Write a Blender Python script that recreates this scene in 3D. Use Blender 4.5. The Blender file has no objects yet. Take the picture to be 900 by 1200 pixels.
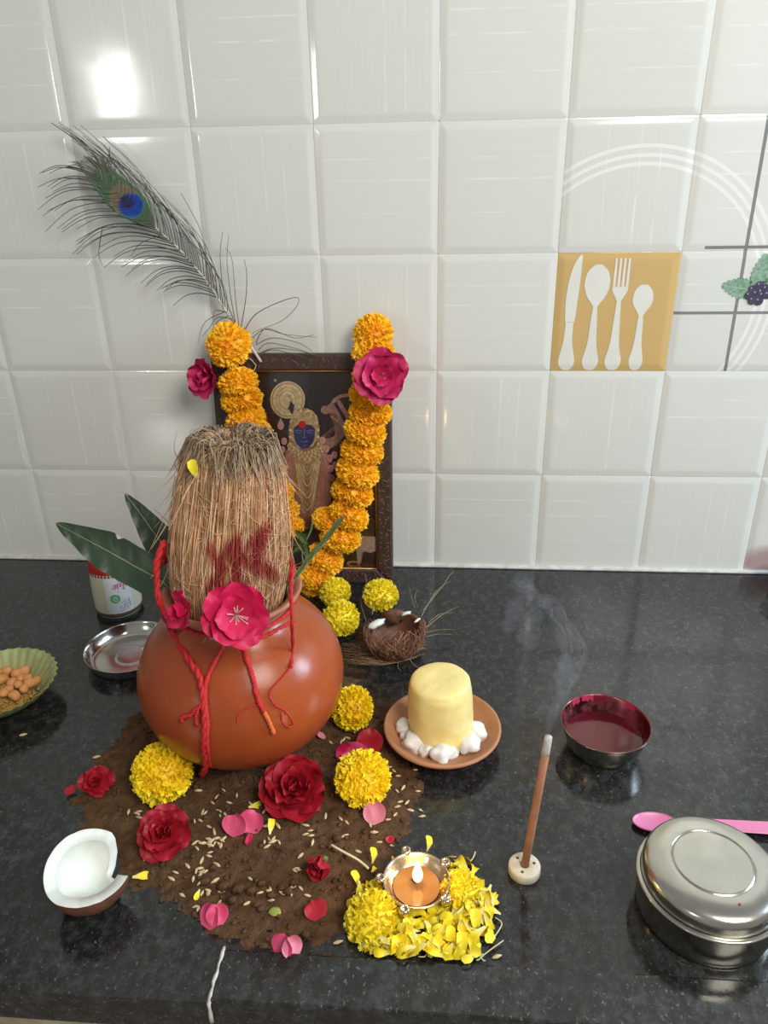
import bpy, bmesh, math, random
from mathutils import Vector, Matrix, noise
from math import sin, cos, pi, sqrt, exp, atan2
S = bpy.context.scene
COL = S.collection
rnd = random.Random(7)
words = WORDS = ('first', 'second', 'third', 'fourth', 'fifth', 'sixth', 'seventh', 'eighth', 'ninth', 'tenth', 'eleventh', 'twelfth', 'thirteenth', 'fourteenth', 'fifteenth', 'sixteenth')

# ------------------------------------------------------------------ camera, world, lights, exposure
FOC = 905.95                                     # focal length in pixels of the 900 x 1200 frame
CAM = Vector((0.01305, -1.02356, 0.57623))
RX = Vector((0.99687904, 0.07636511, -0.02001391))      # camera right
RY = Vector((0.0147396, -0.42910722, -0.90313329))      # camera down
RZ = Vector((-0.07755599, 0.90001965, -0.42889358))     # camera forward
cd = bpy.data.cameras.new('camera'); cam = bpy.data.objects.new('camera', cd); COL.objects.link(cam)
cd.sensor_fit = 'VERTICAL'; cd.sensor_height = 36; cd.lens = FOC * 36 / 1200; cd.clip_start = .02
m = Matrix.Identity(4)
for i in range(3):
    m[i][0] = RX[i]; m[i][1] = -RY[i]; m[i][2] = -RZ[i]; m[i][3] = CAM[i]
cam.matrix_world = m
S.camera = cam

W = bpy.data.worlds.new('room_light'); S.world = W; W.use_nodes = True
bg = W.node_tree.nodes['Background']
bg.inputs[0].default_value = (1.0, 0.985, 0.94, 1); bg.inputs[1].default_value = 0.29

def area(name, loc, target, sx, sy, power, color):
    d = bpy.data.lights.new(name, 'AREA'); d.shape = 'RECTANGLE'; d.size = sx; d.size_y = sy
    d.energy = power; d.color = color
    o = bpy.data.objects.new(name, d); COL.objects.link(o); o.location = loc
    o.rotation_euler = (Vector(target) - Vector(loc)).to_track_quat('-Z', 'Y').to_euler()
    return o
area('window_light_right', (1.75, -0.35, 0.85), (0, -.25, .2), .45, .55, 30, (0.62, 0.81, 1.0))
area('window_light_rear', (-1.62, -3.2, 0.82), (-.3, 0, .5), .15, .34, 6, (1.0, 0.99, 0.96))
area('room_lamp', (.78, -1.45, 1.42), (0.05, -.15, .22), .75, .75, 26.5, (1.0, 0.965, 0.90))

S.view_settings.view_transform = 'Standard'; S.view_settings.look = 'None'
S.view_settings.exposure = 0.0; S.view_settings.gamma = 1.0; S.view_settings.use_curve_mapping = False

# ------------------------------------------------------------------ picture pixel -> world helpers
def ray(u, v):
    return RX * ((u - 450) / FOC) + RY * ((v - 600) / FOC) + RZ
def at(u, v, z=0.0):
    d = ray(u, v); return CAM + d * ((z - CAM.z) / d.z)
def atY(u, v, y):
    d = ray(u, v); return CAM + d * ((y - CAM.y) / d.y)

# ------------------------------------------------------------------ materials
def new_mat(name):
    mt = bpy.data.materials.new(name); mt.use_nodes = True
    return mt, mt.node_tree, mt.node_tree.nodes['Principled BSDF']
def nd(nt, t, **kw):
    n = nt.nodes.new(t)
    for k, v in kw.items(): setattr(n, k, v)
    return n
def mathn(nt, op, a, b=None, clamp=False):
    n = nd(nt, 'ShaderNodeMath', operation=op); n.use_clamp = clamp
    for i, x in enumerate((a, b)):
        if x is None: continue
        if isinstance(x, (int, float)): n.inputs[i].default_value = x
        else: nt.links.new(x, n.inputs[i])
    return n.outputs[0]
def mixc(nt, fac, a, b):
    n = nd(nt, 'ShaderNodeMix', data_type='RGBA')
    for i, x in ((0, fac), (6, a), (7, b)):
        if isinstance(x, (int, float)): n.inputs[i].default_value = x
        elif isinstance(x, tuple): n.inputs[i].default_value = (*x[:3], 1)
        else: nt.links.new(x, n.inputs[i])
    return n.outputs[2]
def noise_n(nt, vec, scale, detail=3, rough=.5):
    n = nd(nt, 'ShaderNodeTexNoise'); n.inputs['Scale'].default_value = scale
    n.inputs['Detail'].default_value = detail; n.inputs['Roughness'].default_value = rough
    if vec is not None: nt.links.new(vec, n.inputs['Vector'])
    return n.outputs[0]
def ramp(nt, fac, lo, hi):
    n = nd(nt, 'ShaderNodeMapRange'); nt.links.new(fac, n.inputs[0])
    n.inputs[1].default_value = lo; n.inputs[2].default_value = hi
    return n.outputs[0]
def mat(name, c1, c2=None, rough=.5, scale=60, metal=0, bump=0, bscale=None, spec=.5, sss=0, coat=0, dist=.001, attr=None):
    """procedural material: colour wanders between c1 and c2; attr: take the colour from a colour attribute"""
    mt, nt, b = new_mat(name)
    tc = nd(nt, 'ShaderNodeTexCoord').outputs['Object']
    c2 = c2 or tuple(x * .8 for x in c1)
    f = ramp(nt, noise_n(nt, tc, scale), .35, .65)
    if attr:
        a = nd(nt, 'ShaderNodeVertexColor', layer_name=attr).outputs[0]
        dk = nd(nt, 'ShaderNodeMix', data_type='RGBA', blend_type='MULTIPLY'); dk.inputs[0].default_value = 1
        nt.links.new(a, dk.inputs[6]); nt.links.new(mixc(nt, f, c1, c2), dk.inputs[7]); c = dk.outputs[2]
    else:
        c = mixc(nt, f, c1, c2)
    nt.links.new(c, b.inputs['Base Color'])
    b.inputs['Roughness'].default_value = rough; b.inputs['Metallic'].default_value = metal
    b.inputs['Specular IOR Level'].default_value = spec
    if sss:
        b.inputs['Subsurface Weight'].default_value = sss; b.inputs['Subsurface Radius'].default_value = (.012, .008, .004); b.inputs['Subsurface Scale'].default_value = .5
    if coat: b.inputs['Coat Weight'].default_value = coat; b.inputs['Coat Roughness'].default_value = .1
    if bump:
        bn = nd(nt, 'ShaderNodeBump'); bn.inputs['Strength'].default_value = bump; bn.inputs['Distance'].default_value = dist
        nt.links.new(noise_n(nt, tc, bscale or scale * 3, 4), bn.inputs['Height']); nt.links.new(bn.outputs[0], b.inputs['Normal'])
    return mt

def tile_mat(name, base, lines=None, prints=False, stain_or_reflection=False):
    mt, nt, b = new_mat(name)
    tc = nd(nt, 'ShaderNodeTexCoord').outputs['Object']
    info = nd(nt, 'ShaderNodeObjectInfo')
    pos = nd(nt, 'ShaderNodeNewGeometry').outputs['Position']
    so = nd(nt, 'ShaderNodeSeparateXYZ'); nt.links.new(tc, so.inputs[0])
    sw = nd(nt, 'ShaderNodeSeparateXYZ'); nt.links.new(pos, sw.inputs[0])
    sp = nd(nt, 'ShaderNodeVectorMath', operation='MULTIPLY'); nt.links.new(pos, sp.inputs[0])
    c = mixc(nt, info.outputs['Random'], base, tuple(x * .955 for x in base))
    if lines:
        ax = so.outputs[0] if lines == 'v' else so.outputs[2]
        ot = so.outputs[2] if lines == 'v' else so.outputs[0]
        sp.inputs[1].default_value = (240, 1, 9) if lines == 'v' else (9, 1, 240)
        st = ramp(nt, noise_n(nt, sp.outputs[0], 1, 2), .42, .75)
        c = mixc(nt, mathn(nt, 'MULTIPLY', st, .14), c, tuple(min(1, x * 1.12) for x in base))
        m0 = None
        for off, wd in ((.012, .0011), (.036, .0008), (-.026, .0005)):
            l = mathn(nt, 'LESS_THAN', mathn(nt, 'ABSOLUTE', mathn(nt, 'SUBTRACT', ax, off)), wd)
            m0 = l if m0 is None else mathn(nt, 'MAXIMUM', m0, l)
        br = ramp(nt, noise_n(nt, pos, 24, 1), .38, .6)
        inside = mathn(nt, 'LESS_THAN', mathn(nt, 'ABSOLUTE', ot), .064)
        m0 = mathn(nt, 'MULTIPLY', mathn(nt, 'MULTIPLY', m0, br), inside)
        c = mixc(nt, mathn(nt, 'MULTIPLY', m0, .4), c, (.9, .9, .87))
    if prints:
        dx = mathn(nt, 'SUBTRACT', sw.outputs[0], .245); dz = mathn(nt, 'SUBTRACT', sw.outputs[2], .395)
        r = mathn(nt, 'SQRT', mathn(nt, 'ADD', mathn(nt, 'MULTIPLY', dx, dx), mathn(nt, 'MULTIPLY', dz, dz)))
        m0 = None
        for rr in (.1745, .1645, .155):
            l = mathn(nt, 'LESS_THAN', mathn(nt, 'ABSOLUTE', mathn(nt, 'SUBTRACT', r, rr)), .0021)
            m0 = l if m0 is None else mathn(nt, 'MAXIMUM', m0, l)
        c = mixc(nt, mathn(nt, 'MULTIPLY', m0, .75), c, (.83, .83, .8))
        lx = mathn(nt, 'LESS_THAN', mathn(nt, 'ABSOLUTE', mathn(nt, 'SUBTRACT', sw.outputs[0], .3762)), .0021)
        z1 = mathn(nt, 'LESS_THAN', mathn(nt, 'ABSOLUTE', mathn(nt, 'SUBTRACT', sw.outputs[2], .4545)), .0019)
        z1 = mathn(nt, 'MULTIPLY', z1, mathn(nt, 'GREATER_THAN', sw.outputs[0], .327))
        z2 = mathn(nt, 'LESS_THAN', mathn(nt, 'ABSOLUTE', mathn(nt, 'SUBTRACT', sw.outputs[2], .3755)), .0019)
        k = mathn(nt, 'MAXIMUM', mathn(nt, 'MAXIMUM', lx, z1), z2)
        k = mathn(nt, 'MULTIPLY', k, mathn(nt, 'GREATER_THAN', sw.outputs[0], .3005))
        c = mixc(nt, mathn(nt, 'MULTIPLY', k, .9), c, (.17, .18, .18))
    if stain_or_reflection:  # soft pink reflection near the worktop, painted into the tile colour
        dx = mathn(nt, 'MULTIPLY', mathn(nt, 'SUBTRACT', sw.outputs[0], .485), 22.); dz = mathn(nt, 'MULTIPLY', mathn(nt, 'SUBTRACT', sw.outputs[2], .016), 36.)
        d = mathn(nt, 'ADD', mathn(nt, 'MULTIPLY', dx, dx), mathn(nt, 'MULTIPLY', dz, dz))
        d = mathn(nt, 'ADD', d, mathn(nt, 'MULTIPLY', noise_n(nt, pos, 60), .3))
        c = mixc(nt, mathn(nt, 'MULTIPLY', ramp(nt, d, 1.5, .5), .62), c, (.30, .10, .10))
    nt.links.new(c, b.inputs['Base Color'])
    b.inputs['Roughness'].default_value = .1; b.inputs['Specular IOR Level'].default_value = .5
    bn = nd(nt, 'ShaderNodeBump'); bn.inputs['Strength'].default_value = .3; bn.inputs['Distance'].default_value = .001
    hgt = mathn(nt, 'ADD', noise_n(nt, pos, 16, 1), mathn(nt, 'MULTIPLY', noise_n(nt, pos, 420, 2), .03))
    nt.links.new(hgt, bn.inputs['Height']); nt.links.new(bn.outputs[0], b.inputs['Normal'])
    return mt

def granite_mat():
    mt, nt, b = new_mat('black_granite')
    pos = nd(nt, 'ShaderNodeNewGeometry').outputs['Position']
    sp = nd(nt, 'ShaderNodeVectorMath', operation='MULTIPLY'); nt.links.new(pos, sp.inputs[0]); sp.inputs[1].default_value = (1, .75, 1)
    n1 = ramp(nt, noise_n(nt, sp.outputs[0], 110, 5, .74), .45, .68)
    n2 = ramp(nt, noise_n(nt, sp.outputs[0], 330, 3, .6), .62, .70)
    n3 = ramp(nt, noise_n(nt, pos, 14, 3), .35, .7)
    c = mixc(nt, n1, (.009, .0094, .0085), (.045, .050, .054))
    c = mixc(nt, mathn(nt, 'MULTIPLY', n2, .55), c, (.20, .205, .20))
    c = mixc(nt, mathn(nt, 'MULTIPLY', n3, .35), c, (.022, .020, .015))
    nt.links.new(c, b.inputs['Base Color'])
    rg = nd(nt, 'ShaderNodeMapRange'); nt.links.new(noise_n(nt, pos, 30, 4), rg.inputs[0])
    rg.inputs[1].default_value = .3; rg.inputs[2].default_value = .75; rg.inputs[3].default_value = .05; rg.inputs[4].default_value = .26
    nt.links.new(rg.outputs[0], b.inputs['Roughness']); b.inputs['Specular IOR Level'].default_value = .6
    bn = nd(nt, 'ShaderNodeBump'); bn.inputs['Strength'].default_value = .08; bn.inputs['Distance'].default_value = .0006
    nt.links.new(noise_n(nt, pos, 260, 3), bn.inputs['Height']); nt.links.new(bn.outputs[0], b.inputs['Normal'])
    return mt

def steel_mat(name, base=(.62, .61, .58), rough=.16, stain_or_reflection=None, scale=40):
    mt, nt, b = new_mat(name)
    tc = nd(nt, 'ShaderNodeTexCoord').outputs['Object']
    c = mixc(nt, ramp(nt, noise_n(nt, tc, scale), .3, .7), base, tuple(x * .85 for x in base))
    b.inputs['Metallic'].default_value = 1
    if stain_or_reflection:
        f = ramp(nt, noise_n(nt, tc, 55, 3), .5, .62)
        c = mixc(nt, f, c, stain_or_reflection)
        nt.links.new(mathn(nt, 'SUBTRACT', 1.0, mathn(nt, 'MULTIPLY', f, .9)), b.inputs['Metallic'])
    nt.links.new(c, b.inputs['Base Color'])
    b.inputs['Roughness'].default_value = rough
    bn = nd(nt, 'ShaderNodeBump'); bn.inputs['Strength'].default_value = .06; bn.inputs['Distance'].default_value = .001
    nt.links.new(noise_n(nt, tc, 130, 3), bn.inputs['Height']); nt.links.new(bn.outputs[0], b.inputs['Normal'])
    return mt

TB = (.70, .705, .655)
M_TILE_V = tile_mat('glazed_tile_upright_streaks', TB, 'v')
M_TILE_H = tile_mat('glazed_tile_level_streaks', TB, 'h')
M_TILE_PV = tile_mat('printed_tile_upright_streaks', TB, 'v', prints=True)
M_TILE_PH = tile_mat('printed_tile_level_streaks', TB, 'h', prints=True)
M_TILE_REFLECTION = tile_mat('tile_painted_pink_reflection', TB, 'v', stain_or_reflection=True)  # tile whose colour carries the painted pink reflection
M_TILE_OCHRE = tile_mat('ochre_tile', (.62, .42, .17))
M_GRANITE = granite_mat()
M_GROUT = mat('white_grout', (.66, .65, .60), (.5, .49, .45), .8, 80)
M_WALL = mat('wall_mortar', (.38, .37, .34), None, .9, 30)
M_LAMINATE = mat('beige_laminate', (.50, .43, .31), (.34, .27, .18), .5, 25)
M_FLOOR = mat('floor_tile', (.35, .30, .24), None, .4, 8)
M_CLAY = mat('red_clay', (.36, .074, .020), (.30, .056, .015), .27, 14, bump=.12, bscale=160, spec=.36)
M_CLAYRIM = mat('worn_clay', (.46, .19, .12), (.36, .12, .07), .6, 30, bump=.2, bscale=160)
M_SAUCER = mat('pale_terracotta', (.50, .235, .115), (.42, .18, .085), .6, 25, bump=.15, bscale=200)
M_FIBER = mat('coir_fibre', (1, 1, 1), (.72, .68, .62), .75, 90, attr='Col')
M_NUT = mat('coir_mat', (.52, .30, .16), (.38, .20, .10), .9, 130, bump=.8, bscale=300)
M_SHELL = mat('coconut_shell', (.16, .062, .034), (.10, .04, .022), .55, 60, bump=.3)
M_FLESH = mat('coconut_flesh', (.80, .82, .76), (.72, .75, .68), .45, 40, sss=.15, bump=.1)
M_SOIL = mat('brown_soil', (.125, .066, .033), (.078, .041, .021), .92, 120, bump=.9, bscale=420, dist=.002, spec=.15)
M_GRAIN = mat('husked_grain', (.66, .52, .31), (.54, .40, .21), .6, 300)
M_RED = mat('red_cotton', (.62, .022, .022), (.50, .012, .016), .7, 300, bump=.6, bscale=1500)
M_ORANGE_END = mat('orange_dyed_cotton', (.72, .16, .03), None, .7, 300)
M_MARI_O = mat('orange_marigold_petal', (1.0, .60, .015), (1.0, .51, .010), .6, 60, sss=.12)
M_MARI_OC = mat('deep_orange_marigold_petal', (.96, .44, .006), (.92, .38, .005), .6, 60, sss=.12)
M_MARI_Y = mat('yellow_marigold_petal', (.98, .78, .015), (.96, .70, .010), .6, 60, sss=.12)
M_MARI_YC = mat('deep_yellow_marigold_petal', (.92, .62, .008), (.88, .56, .006), .6, 60, sss=.1)
M_MARI_L = mat('lemon_marigold_petal', (.86, .72, .03), (.80, .64, .02), .6, 60, sss=.12)
M_STEMWHITE = mat('petal_base', (.62, .58, .36), None, .6, 60)
M_PETALBASE = mat('pale_petal_foot', (.76, .66, .22), (.70, .58, .16), .6, 60)
M_GREEN = mat('flower_green', (.10, .18, .05), (.06, .11, .03), .6, 80)
M_MAGENTA = mat('magenta_rose_petal', (.64, .010, .090), (.54, .006, .062), .55, 50, sss=.1)
M_PINKROSE = mat('deep_pink_rose_petal', (.62, .028, .15), (.52, .016, .095), .55, 50, sss=.1)
M_CRIMSON = mat('crimson_rose_petal', (.42, .008, .024), (.32, .005, .016), .55, 50, sss=.1)
M_PINK = mat('pink_petal', (.68, .10, .22), (.62, .045, .13), .55, 60, sss=.1)
M_PALEPINK = mat('pale_pink_petal', (.72, .28, .36), (.66, .16, .26), .55, 60, sss=.1)
M_STAMEN = mat('pale_stamen', (.78, .48, .46), None, .6, 80)
M_LEAF = mat('mango_leaf_green', (.030, .062, .030), (.022, .045, .022), .38, 30, bump=.2, bscale=120)
M_LEAFPALE = mat('leaf_pale_green', (.14, .19, .07), (.10, .14, .05), .5, 40)
M_MIDRIB = mat('leaf_midrib', (.22, .25, .13), None, .5, 40)
M_WOOD = mat('dark_carved_wood', (.060, .030, .022), (.040, .020, .016), .5, 90, bump=.6, bscale=180)
M_VINE = mat('gilt_carving', (.26, .17, .12), (.16, .10, .08), .4, 90)
M_GOLD = mat('gold_beading', (.62, .30, .05), (.5, .23, .04), .35, 60, metal=.6)
M_STEEL = steel_mat('stainless_steel')
M_STEEL_DARK = steel_mat('brushed_steel', (.46, .44, .39), .22)
M_LID = steel_mat('lid_steel', (.60, .585, .52), .22)
M_CUPSTEEL = steel_mat('red_smeared_steel', (.30, .12, .13), .25, (.16, .010, .022))
M_DIYA = steel_mat('diya_metal', (.72, .60, .44), .2)
M_REDWATER = mat('kumkum_water', (.095, .006, .014), (.075, .005, .011), .08, 30, spec=.5)
M_REDPASTE = mat('kumkum_paste', (.40, .012, .055), None, .6, 50)
M_PINKPL = mat('pink_plastic', (.70, .22, .40), (.67, .20, .37), .3, 20)
M_CONEBASE = mat('cream_ceramic', (.66, .59, .45), None, .5, 60)
M_DHOOP = mat('incense_paste', (.38, .165, .085), (.31, .13, .065), .8, 200, bump=.4)
M_ASH = mat('grey_ash', (.55, .53, .50), (.42, .40, .38), .9, 250)
M_BUTTER = mat('yellow_butter', (.88, .74, .32), (.86, .68, .24), .45, 55, sss=.25, bump=.5, bscale=70, dist=.002)
M_SUGAR = mat('white_lump', (.80, .80, .76), (.70, .70, .66), .5, 90, sss=.2, bump=.3)
M_SWEET = mat('orange_sweet', (.66, .31, .11), (.56, .24, .07), .7, 120, bump=.4)
M_CRUMB = mat('golden_crumbs', (.46, .27, .06), (.34, .18, .04), .8, 200)
M_LEAFBOWL = mat('dry_leaf_bowl', (.36, .37, .16), (.27, .29, .12), .55, 50, bump=.3)
M_LABEL = mat('cream_plastic', (.60, .57, .44), (.52, .49, .36), .4, 20)
M_LABELW = mat('white_label', (.68, .68, .66), None, .4, 20)
M_CAPRED = mat('red_plastic', (.56, .03, .03), (.46, .02, .02), .35, 30)
M_BAND = mat('maroon_print', (.28, .02, .03), None, .5, 60)
M_INKPINK = mat('pink_ink', (.62, .05, .20), None, .5, 60)
M_INKGREEN = mat('green_ink', (.10, .36, .10), None, .5, 60)
M_INKGREY = mat('grey_ink', (.22, .22, .24), None, .5, 60)
M_INKBLUE = mat('blue_grey_ink', (.30, .34, .46), None, .5, 60)
M_WHITEPRINT = mat('white_glaze_print', (.76, .755, .69), (.72, .715, .65), .15, 30)
M_OIL = mat('golden_ghee', (.30, .155, .045), (.24, .11, .03), .1, 40)
M_WICK = mat('charred_wick', (.10, .06, .04), None, .9, 90)
M_FEATHER = mat('feather_barb', (1, 1, 1), (.8, .8, .8), .5, 60, attr='Col')
M_QUILL = mat('feather_quill', (.70, .64, .55), (.6, .54, .45), .5, 60)
M_PRINTFRUIT = mat('berry_print', (.085, .07, .12), (.055, .045, .085), .3, 120)
M_PRINTLEAF = mat('leaf_print', (.13, .27, .17), (.30, .44, .33), .3, 260)
M_PRINTLEAF2 = mat('leaf_vein_print', (.42, .55, .44), None, .3, 100)
PIC = {k: mat('print_' + k, tuple(min(.95, x * 1.35) for x in c) if k != 'ground' else c, tuple(x * 1.25 for x in d) if d and k != 'ground' else d, .35, 180) for k, c, d in (
    ('ground', (.030, .026, .030), (.040, .034, .036)), ('gold', (.52, .38, .19), (.36, .24, .10)), ('palegold', (.64, .53, .32), (.50, .38, .20)),
    ('darkgold', (.27, .14, .06), (.38, .21, .09)), ('face', (.042, .040, .13), (.032, .030, .10)), ('lightface', (.20, .19, .34), (.16, .15, .30)),
    ('robe', (.46, .19, .15), (.40, .15, .12)), ('palerobe', (.52, .27, .22), (.44, .21, .17)), ('red', (.48, .02, .02), None),
    ('lotus', (.58, .34, .31), (.48, .25, .22)), ('skin', (.36, .22, .17), (.29, .16, .12)), ('cow', (.50, .36, .30), (.42, .29, .24)),
    ('brass', (.24, .15, .05), (.17, .10, .03)), ('floor', (.085, .045, .028), (.06, .032, .02)))}

def emit_mat(name, col, st):
    mt, nt, b = new_mat(name)
    tc = nd(nt, 'ShaderNodeTexCoord').outputs['Generated']
    s = nd(nt, 'ShaderNodeSeparateXYZ'); nt.links.new(tc, s.inputs[0])
    c = mixc(nt, ramp(nt, s.outputs[2], .0, .55), (1.0, .42, .08), col)
    b.inputs['Base Color'].default_value = (0, 0, 0, 1)
    nt.links.new(c, b.inputs['Emission Color']); b.inputs['Emission Strength'].default_value = st
    return mt
M_FLAME = emit_mat('flame', (1.0, .78, .36), 7)
def smoke_mat(name, dens):
    mt = bpy.data.materials.new(name); mt.use_nodes = True; nt = mt.node_tree
    nt.nodes.remove(nt.nodes['Principled BSDF'])
    v = nd(nt, 'ShaderNodeVolumePrincipled'); v.inputs['Color'].default_value = (.82, .88, 1.0, 1); v.inputs['Density'].default_value = dens
    v.inputs['Anisotropy'].default_value = .1
    nt.links.new(v.outputs[0], nt.nodes['Material Output'].inputs['Volume'])
    return mt
M_SMOKE = smoke_mat('incense_smoke', 8)
def glass_mat():
    mt = bpy.data.materials.new('picture_glass'); mt.use_nodes = True; nt = mt.node_tree
    nt.nodes.remove(nt.nodes['Principled BSDF'])
    t = nd(nt, 'ShaderNodeBsdfTransparent'); g = nd(nt, 'ShaderNodeBsdfGlossy'); g.inputs['Roughness'].default_value = .08
    f = nd(nt, 'ShaderNodeFresnel'); f.inputs[0].default_value = 1.45
    mx = nd(nt, 'ShaderNodeMixShader'); nt.links.new(f.outputs[0], mx.inputs[0]); nt.links.new(t.outputs[0], mx.inputs[1]); nt.links.new(g.outputs[0], mx.inputs[2])
    nt.links.new(mx.outputs[0], nt.nodes['Material Output'].inputs['Surface'])
    return mt
M_GLASS = glass_mat()

# ------------------------------------------------------------------ mesh helpers
class MB:
    """collects vertices and faces (with material slots and vertex colours) into one mesh"""
    def __init__(s): s.v = []; s.f = []; s.mi = []; s.c = []; s.hascol = False
    def add(s, vs, fs, mi=0, cols=None):
        o = len(s.v); s.v += [tuple(x) for x in vs]
        s.f += [tuple(i + o for i in f) for f in fs]; s.mi += [mi] * len(fs)
        if cols is not None: s.hascol = True
        s.c += list(cols) if cols is not None else [(1, 1, 1)] * len(vs)
        return s
    def mesh(s, name, mats, smooth=True):
        me = bpy.data.meshes.new(name); me.from_pydata(s.v, [], s.f)
        for mt in (mats if isinstance(mats, (list, tuple)) else [mats]): me.materials.append(mt)
        me.polygons.foreach_set('material_index', s.mi)
        me.polygons.foreach_set('use_smooth', [smooth] * len(s.f))
        if s.hascol:
            a = me.color_attributes.new('Col', 'FLOAT_COLOR', 'POINT')
            a.data.foreach_set('color', [x for c in s.c for x in (*c, 1)])
        me.update(); return me
    def build(s, name, mats, parent=None, smooth=True, loc=None):
        return link(name, s.mesh(name, mats, smooth), parent, loc)
def link(name, me, parent=None, loc=None):
    o = bpy.data.objects.new(name, me); COL.objects.link(o)
    if parent: o.parent = parent
    if loc is not None: o.location = loc
    return o
def tag(o, label=None, cat=None, group=None, kind=None):
    if label: o['label'] = label
    if cat: o['category'] = cat
    if group: o['group'] = group
    if kind: o['kind'] = kind
    return o
def thing(name, loc, label, cat, group=None):
    o = bpy.data.objects.new(name, None); COL.objects.link(o); o.location = loc; o.empty_display_size = .02
    return tag(o, label, cat, group)
def box(x0, x1, y0, y1, z0, z1):
    v = [(x, y, z) for x in (x0, x1) for y in (y0, y1) for z in (z0, z1)]
    return v, [(0, 1, 3, 2), (4, 6, 7, 5), (0, 4, 5, 1), (2, 3, 7, 6), (0, 2, 6, 4), (1, 5, 7, 3)]
def bevelled(name, b, mt, parent=None, w=.002, seg=2, loc=None, smooth=False):
    bm = bmesh.new()
    vs = [bm.verts.new(v) for v in b[0]]
    for f in b[1]: bm.faces.new([vs[i] for i in f])
    bmesh.ops.recalc_face_normals(bm, faces=bm.faces)
    bmesh.ops.bevel(bm, geom=bm.edges[:], offset=w, segments=seg, affect='EDGES', profile=.5)
    me = bpy.data.meshes.new(name); bm.to_mesh(me); bm.free(); me.materials.append(mt)
    if smooth: me.polygons.foreach_set('use_smooth', [True] * len(me.polygons))
    return link(name, me, parent, loc)
def lathe(prof, n=64, wob=None):
    """revolve (r, z) pairs round z; r=0 ends close to a point"""
    v, f = [], []; rows = []
    for k, (r, z) in enumerate(prof):
        if r < 1e-6: rows.append([len(v)]); v.append((0, 0, z))
        else:
            rows.append(list(range(len(v), len(v) + n)))
            for i in range(n):
                a = 2 * pi * i / n; q = r * (wob(a, k) if wob else 1)
                v.append((q * cos(a), q * sin(a), z))
    for a, b in zip(rows, rows[1:]):
        for i in range(n):
            j = (i + 1) % n
            if len(a) == 1 and len(b) == 1: continue
            if len(a) == 1: f.append((a[0], b[j], b[i]))
            elif len(b) == 1: f.append((a[i], a[j], b[0]))
            else: f.append((a[i], a[j], b[j], b[i]))
    return v, f
def smoothprof(pts, n=4):
    """Catmull-Rom through (r, z) points"""
    out = []
    P = [pts[0]] + list(pts) + [pts[-1]]
    for i in range(1, len(P) - 2):
        for k in range(n):
            t = k / n; q = []
            for d in range(len(pts[0])):
                a, b, c, e = P[i - 1][d], P[i][d], P[i + 1][d], P[i + 2][d]
                q.append(.5 * (2 * b + (c - a) * t + (2 * a - 5 * b + 4 * c - e) * t * t + (3 * b - a - 3 * c + e) * t ** 3))
            out.append(tuple(q))
    out.append(tuple(pts[-1]))
    return out
def spline(pts, n=6):
    return [Vector(p) for p in smoothprof([tuple(p) for p in pts], n)]
def tube(pts, rad, seg=6, cap=True):
    """swept tube along points; rad a number or function of t"""
    v, f = [], []; n = len(pts); pts = [Vector(p) for p in pts]
    up = Vector((.3, .5, .8)); prev = None
    for i, p in enumerate(pts):
        t = (pts[min(i + 1, n - 1)] - pts[max(i - 1, 0)])
        if t.length < 1e-9: t = Vector((0, 0, 1))
        t.normalize()
        if prev is None:
            a = t.cross(up)
            if a.length < .05: a = t.cross(Vector((1, 0, 0)))
        else: a = prev - t * prev.dot(t)
        a.normalize(); prev = a; b = t.cross(a)
        r = rad(i / (n - 1)) if callable(rad) else rad
        for k in range(seg):
            q = 2 * pi * k / seg; v.append(p + a * (r * cos(q)) + b * (r * sin(q)))
    for i in range(n - 1):
        for k in range(seg):
            k2 = (k + 1) % seg
            f.append((i * seg + k, i * seg + k2, (i + 1) * seg + k2, (i + 1) * seg + k))
    if cap: f.append(tuple(reversed(range(seg)))); f.append(tuple(range((n - 1) * seg, n * seg)))
    return v, f
def blob(r, sub=2, rough=.25, sc=(1, 1, 1), seed=0, freq=1.4):
    bm = bmesh.new(); bmesh.ops.create_icosphere(bm, subdivisions=sub, radius=1)
    v = []
    for q in bm.verts:
        d = 1 + rough * noise.noise(q.co * freq + Vector((seed * 3.7, seed * 1.3, 0)))
        v.append((q.co.x * r * d * sc[0], q.co.y * r * d * sc[1], q.co.z * r * d * sc[2]))
    f = [tuple(x.index for x in g.verts) for g in bm.faces]; bm.free()
    return v, f
def frame_to(n, roll=0.0):
    """rotation matrix whose z is n"""
    z = Vector(n).normalized(); x = Vector((1, 0, 0)) - z * z.x
    if x.length < .1: x = Vector((0, 1, 0)) - z * z.y
    x.normalize(); y = z.cross(x)
    m = Matrix((x, y, z)).transposed()
    return m @ Matrix.Rotation(roll, 3, 'Z')
def xf(vs, M3, loc=(0, 0, 0), s=1.0):
    L = Vector(loc); return [M3 @ (Vector(v) * s) + L for v in vs]
def place(o, loc, M3=None, s=1.0):
    mm = (M3 if M3 is not None else Matrix.Identity(3)).to_4x4() @ Matrix.Diagonal((s, s, s, 1))
    mm.translation = loc; o.matrix_local = mm; return o

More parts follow.
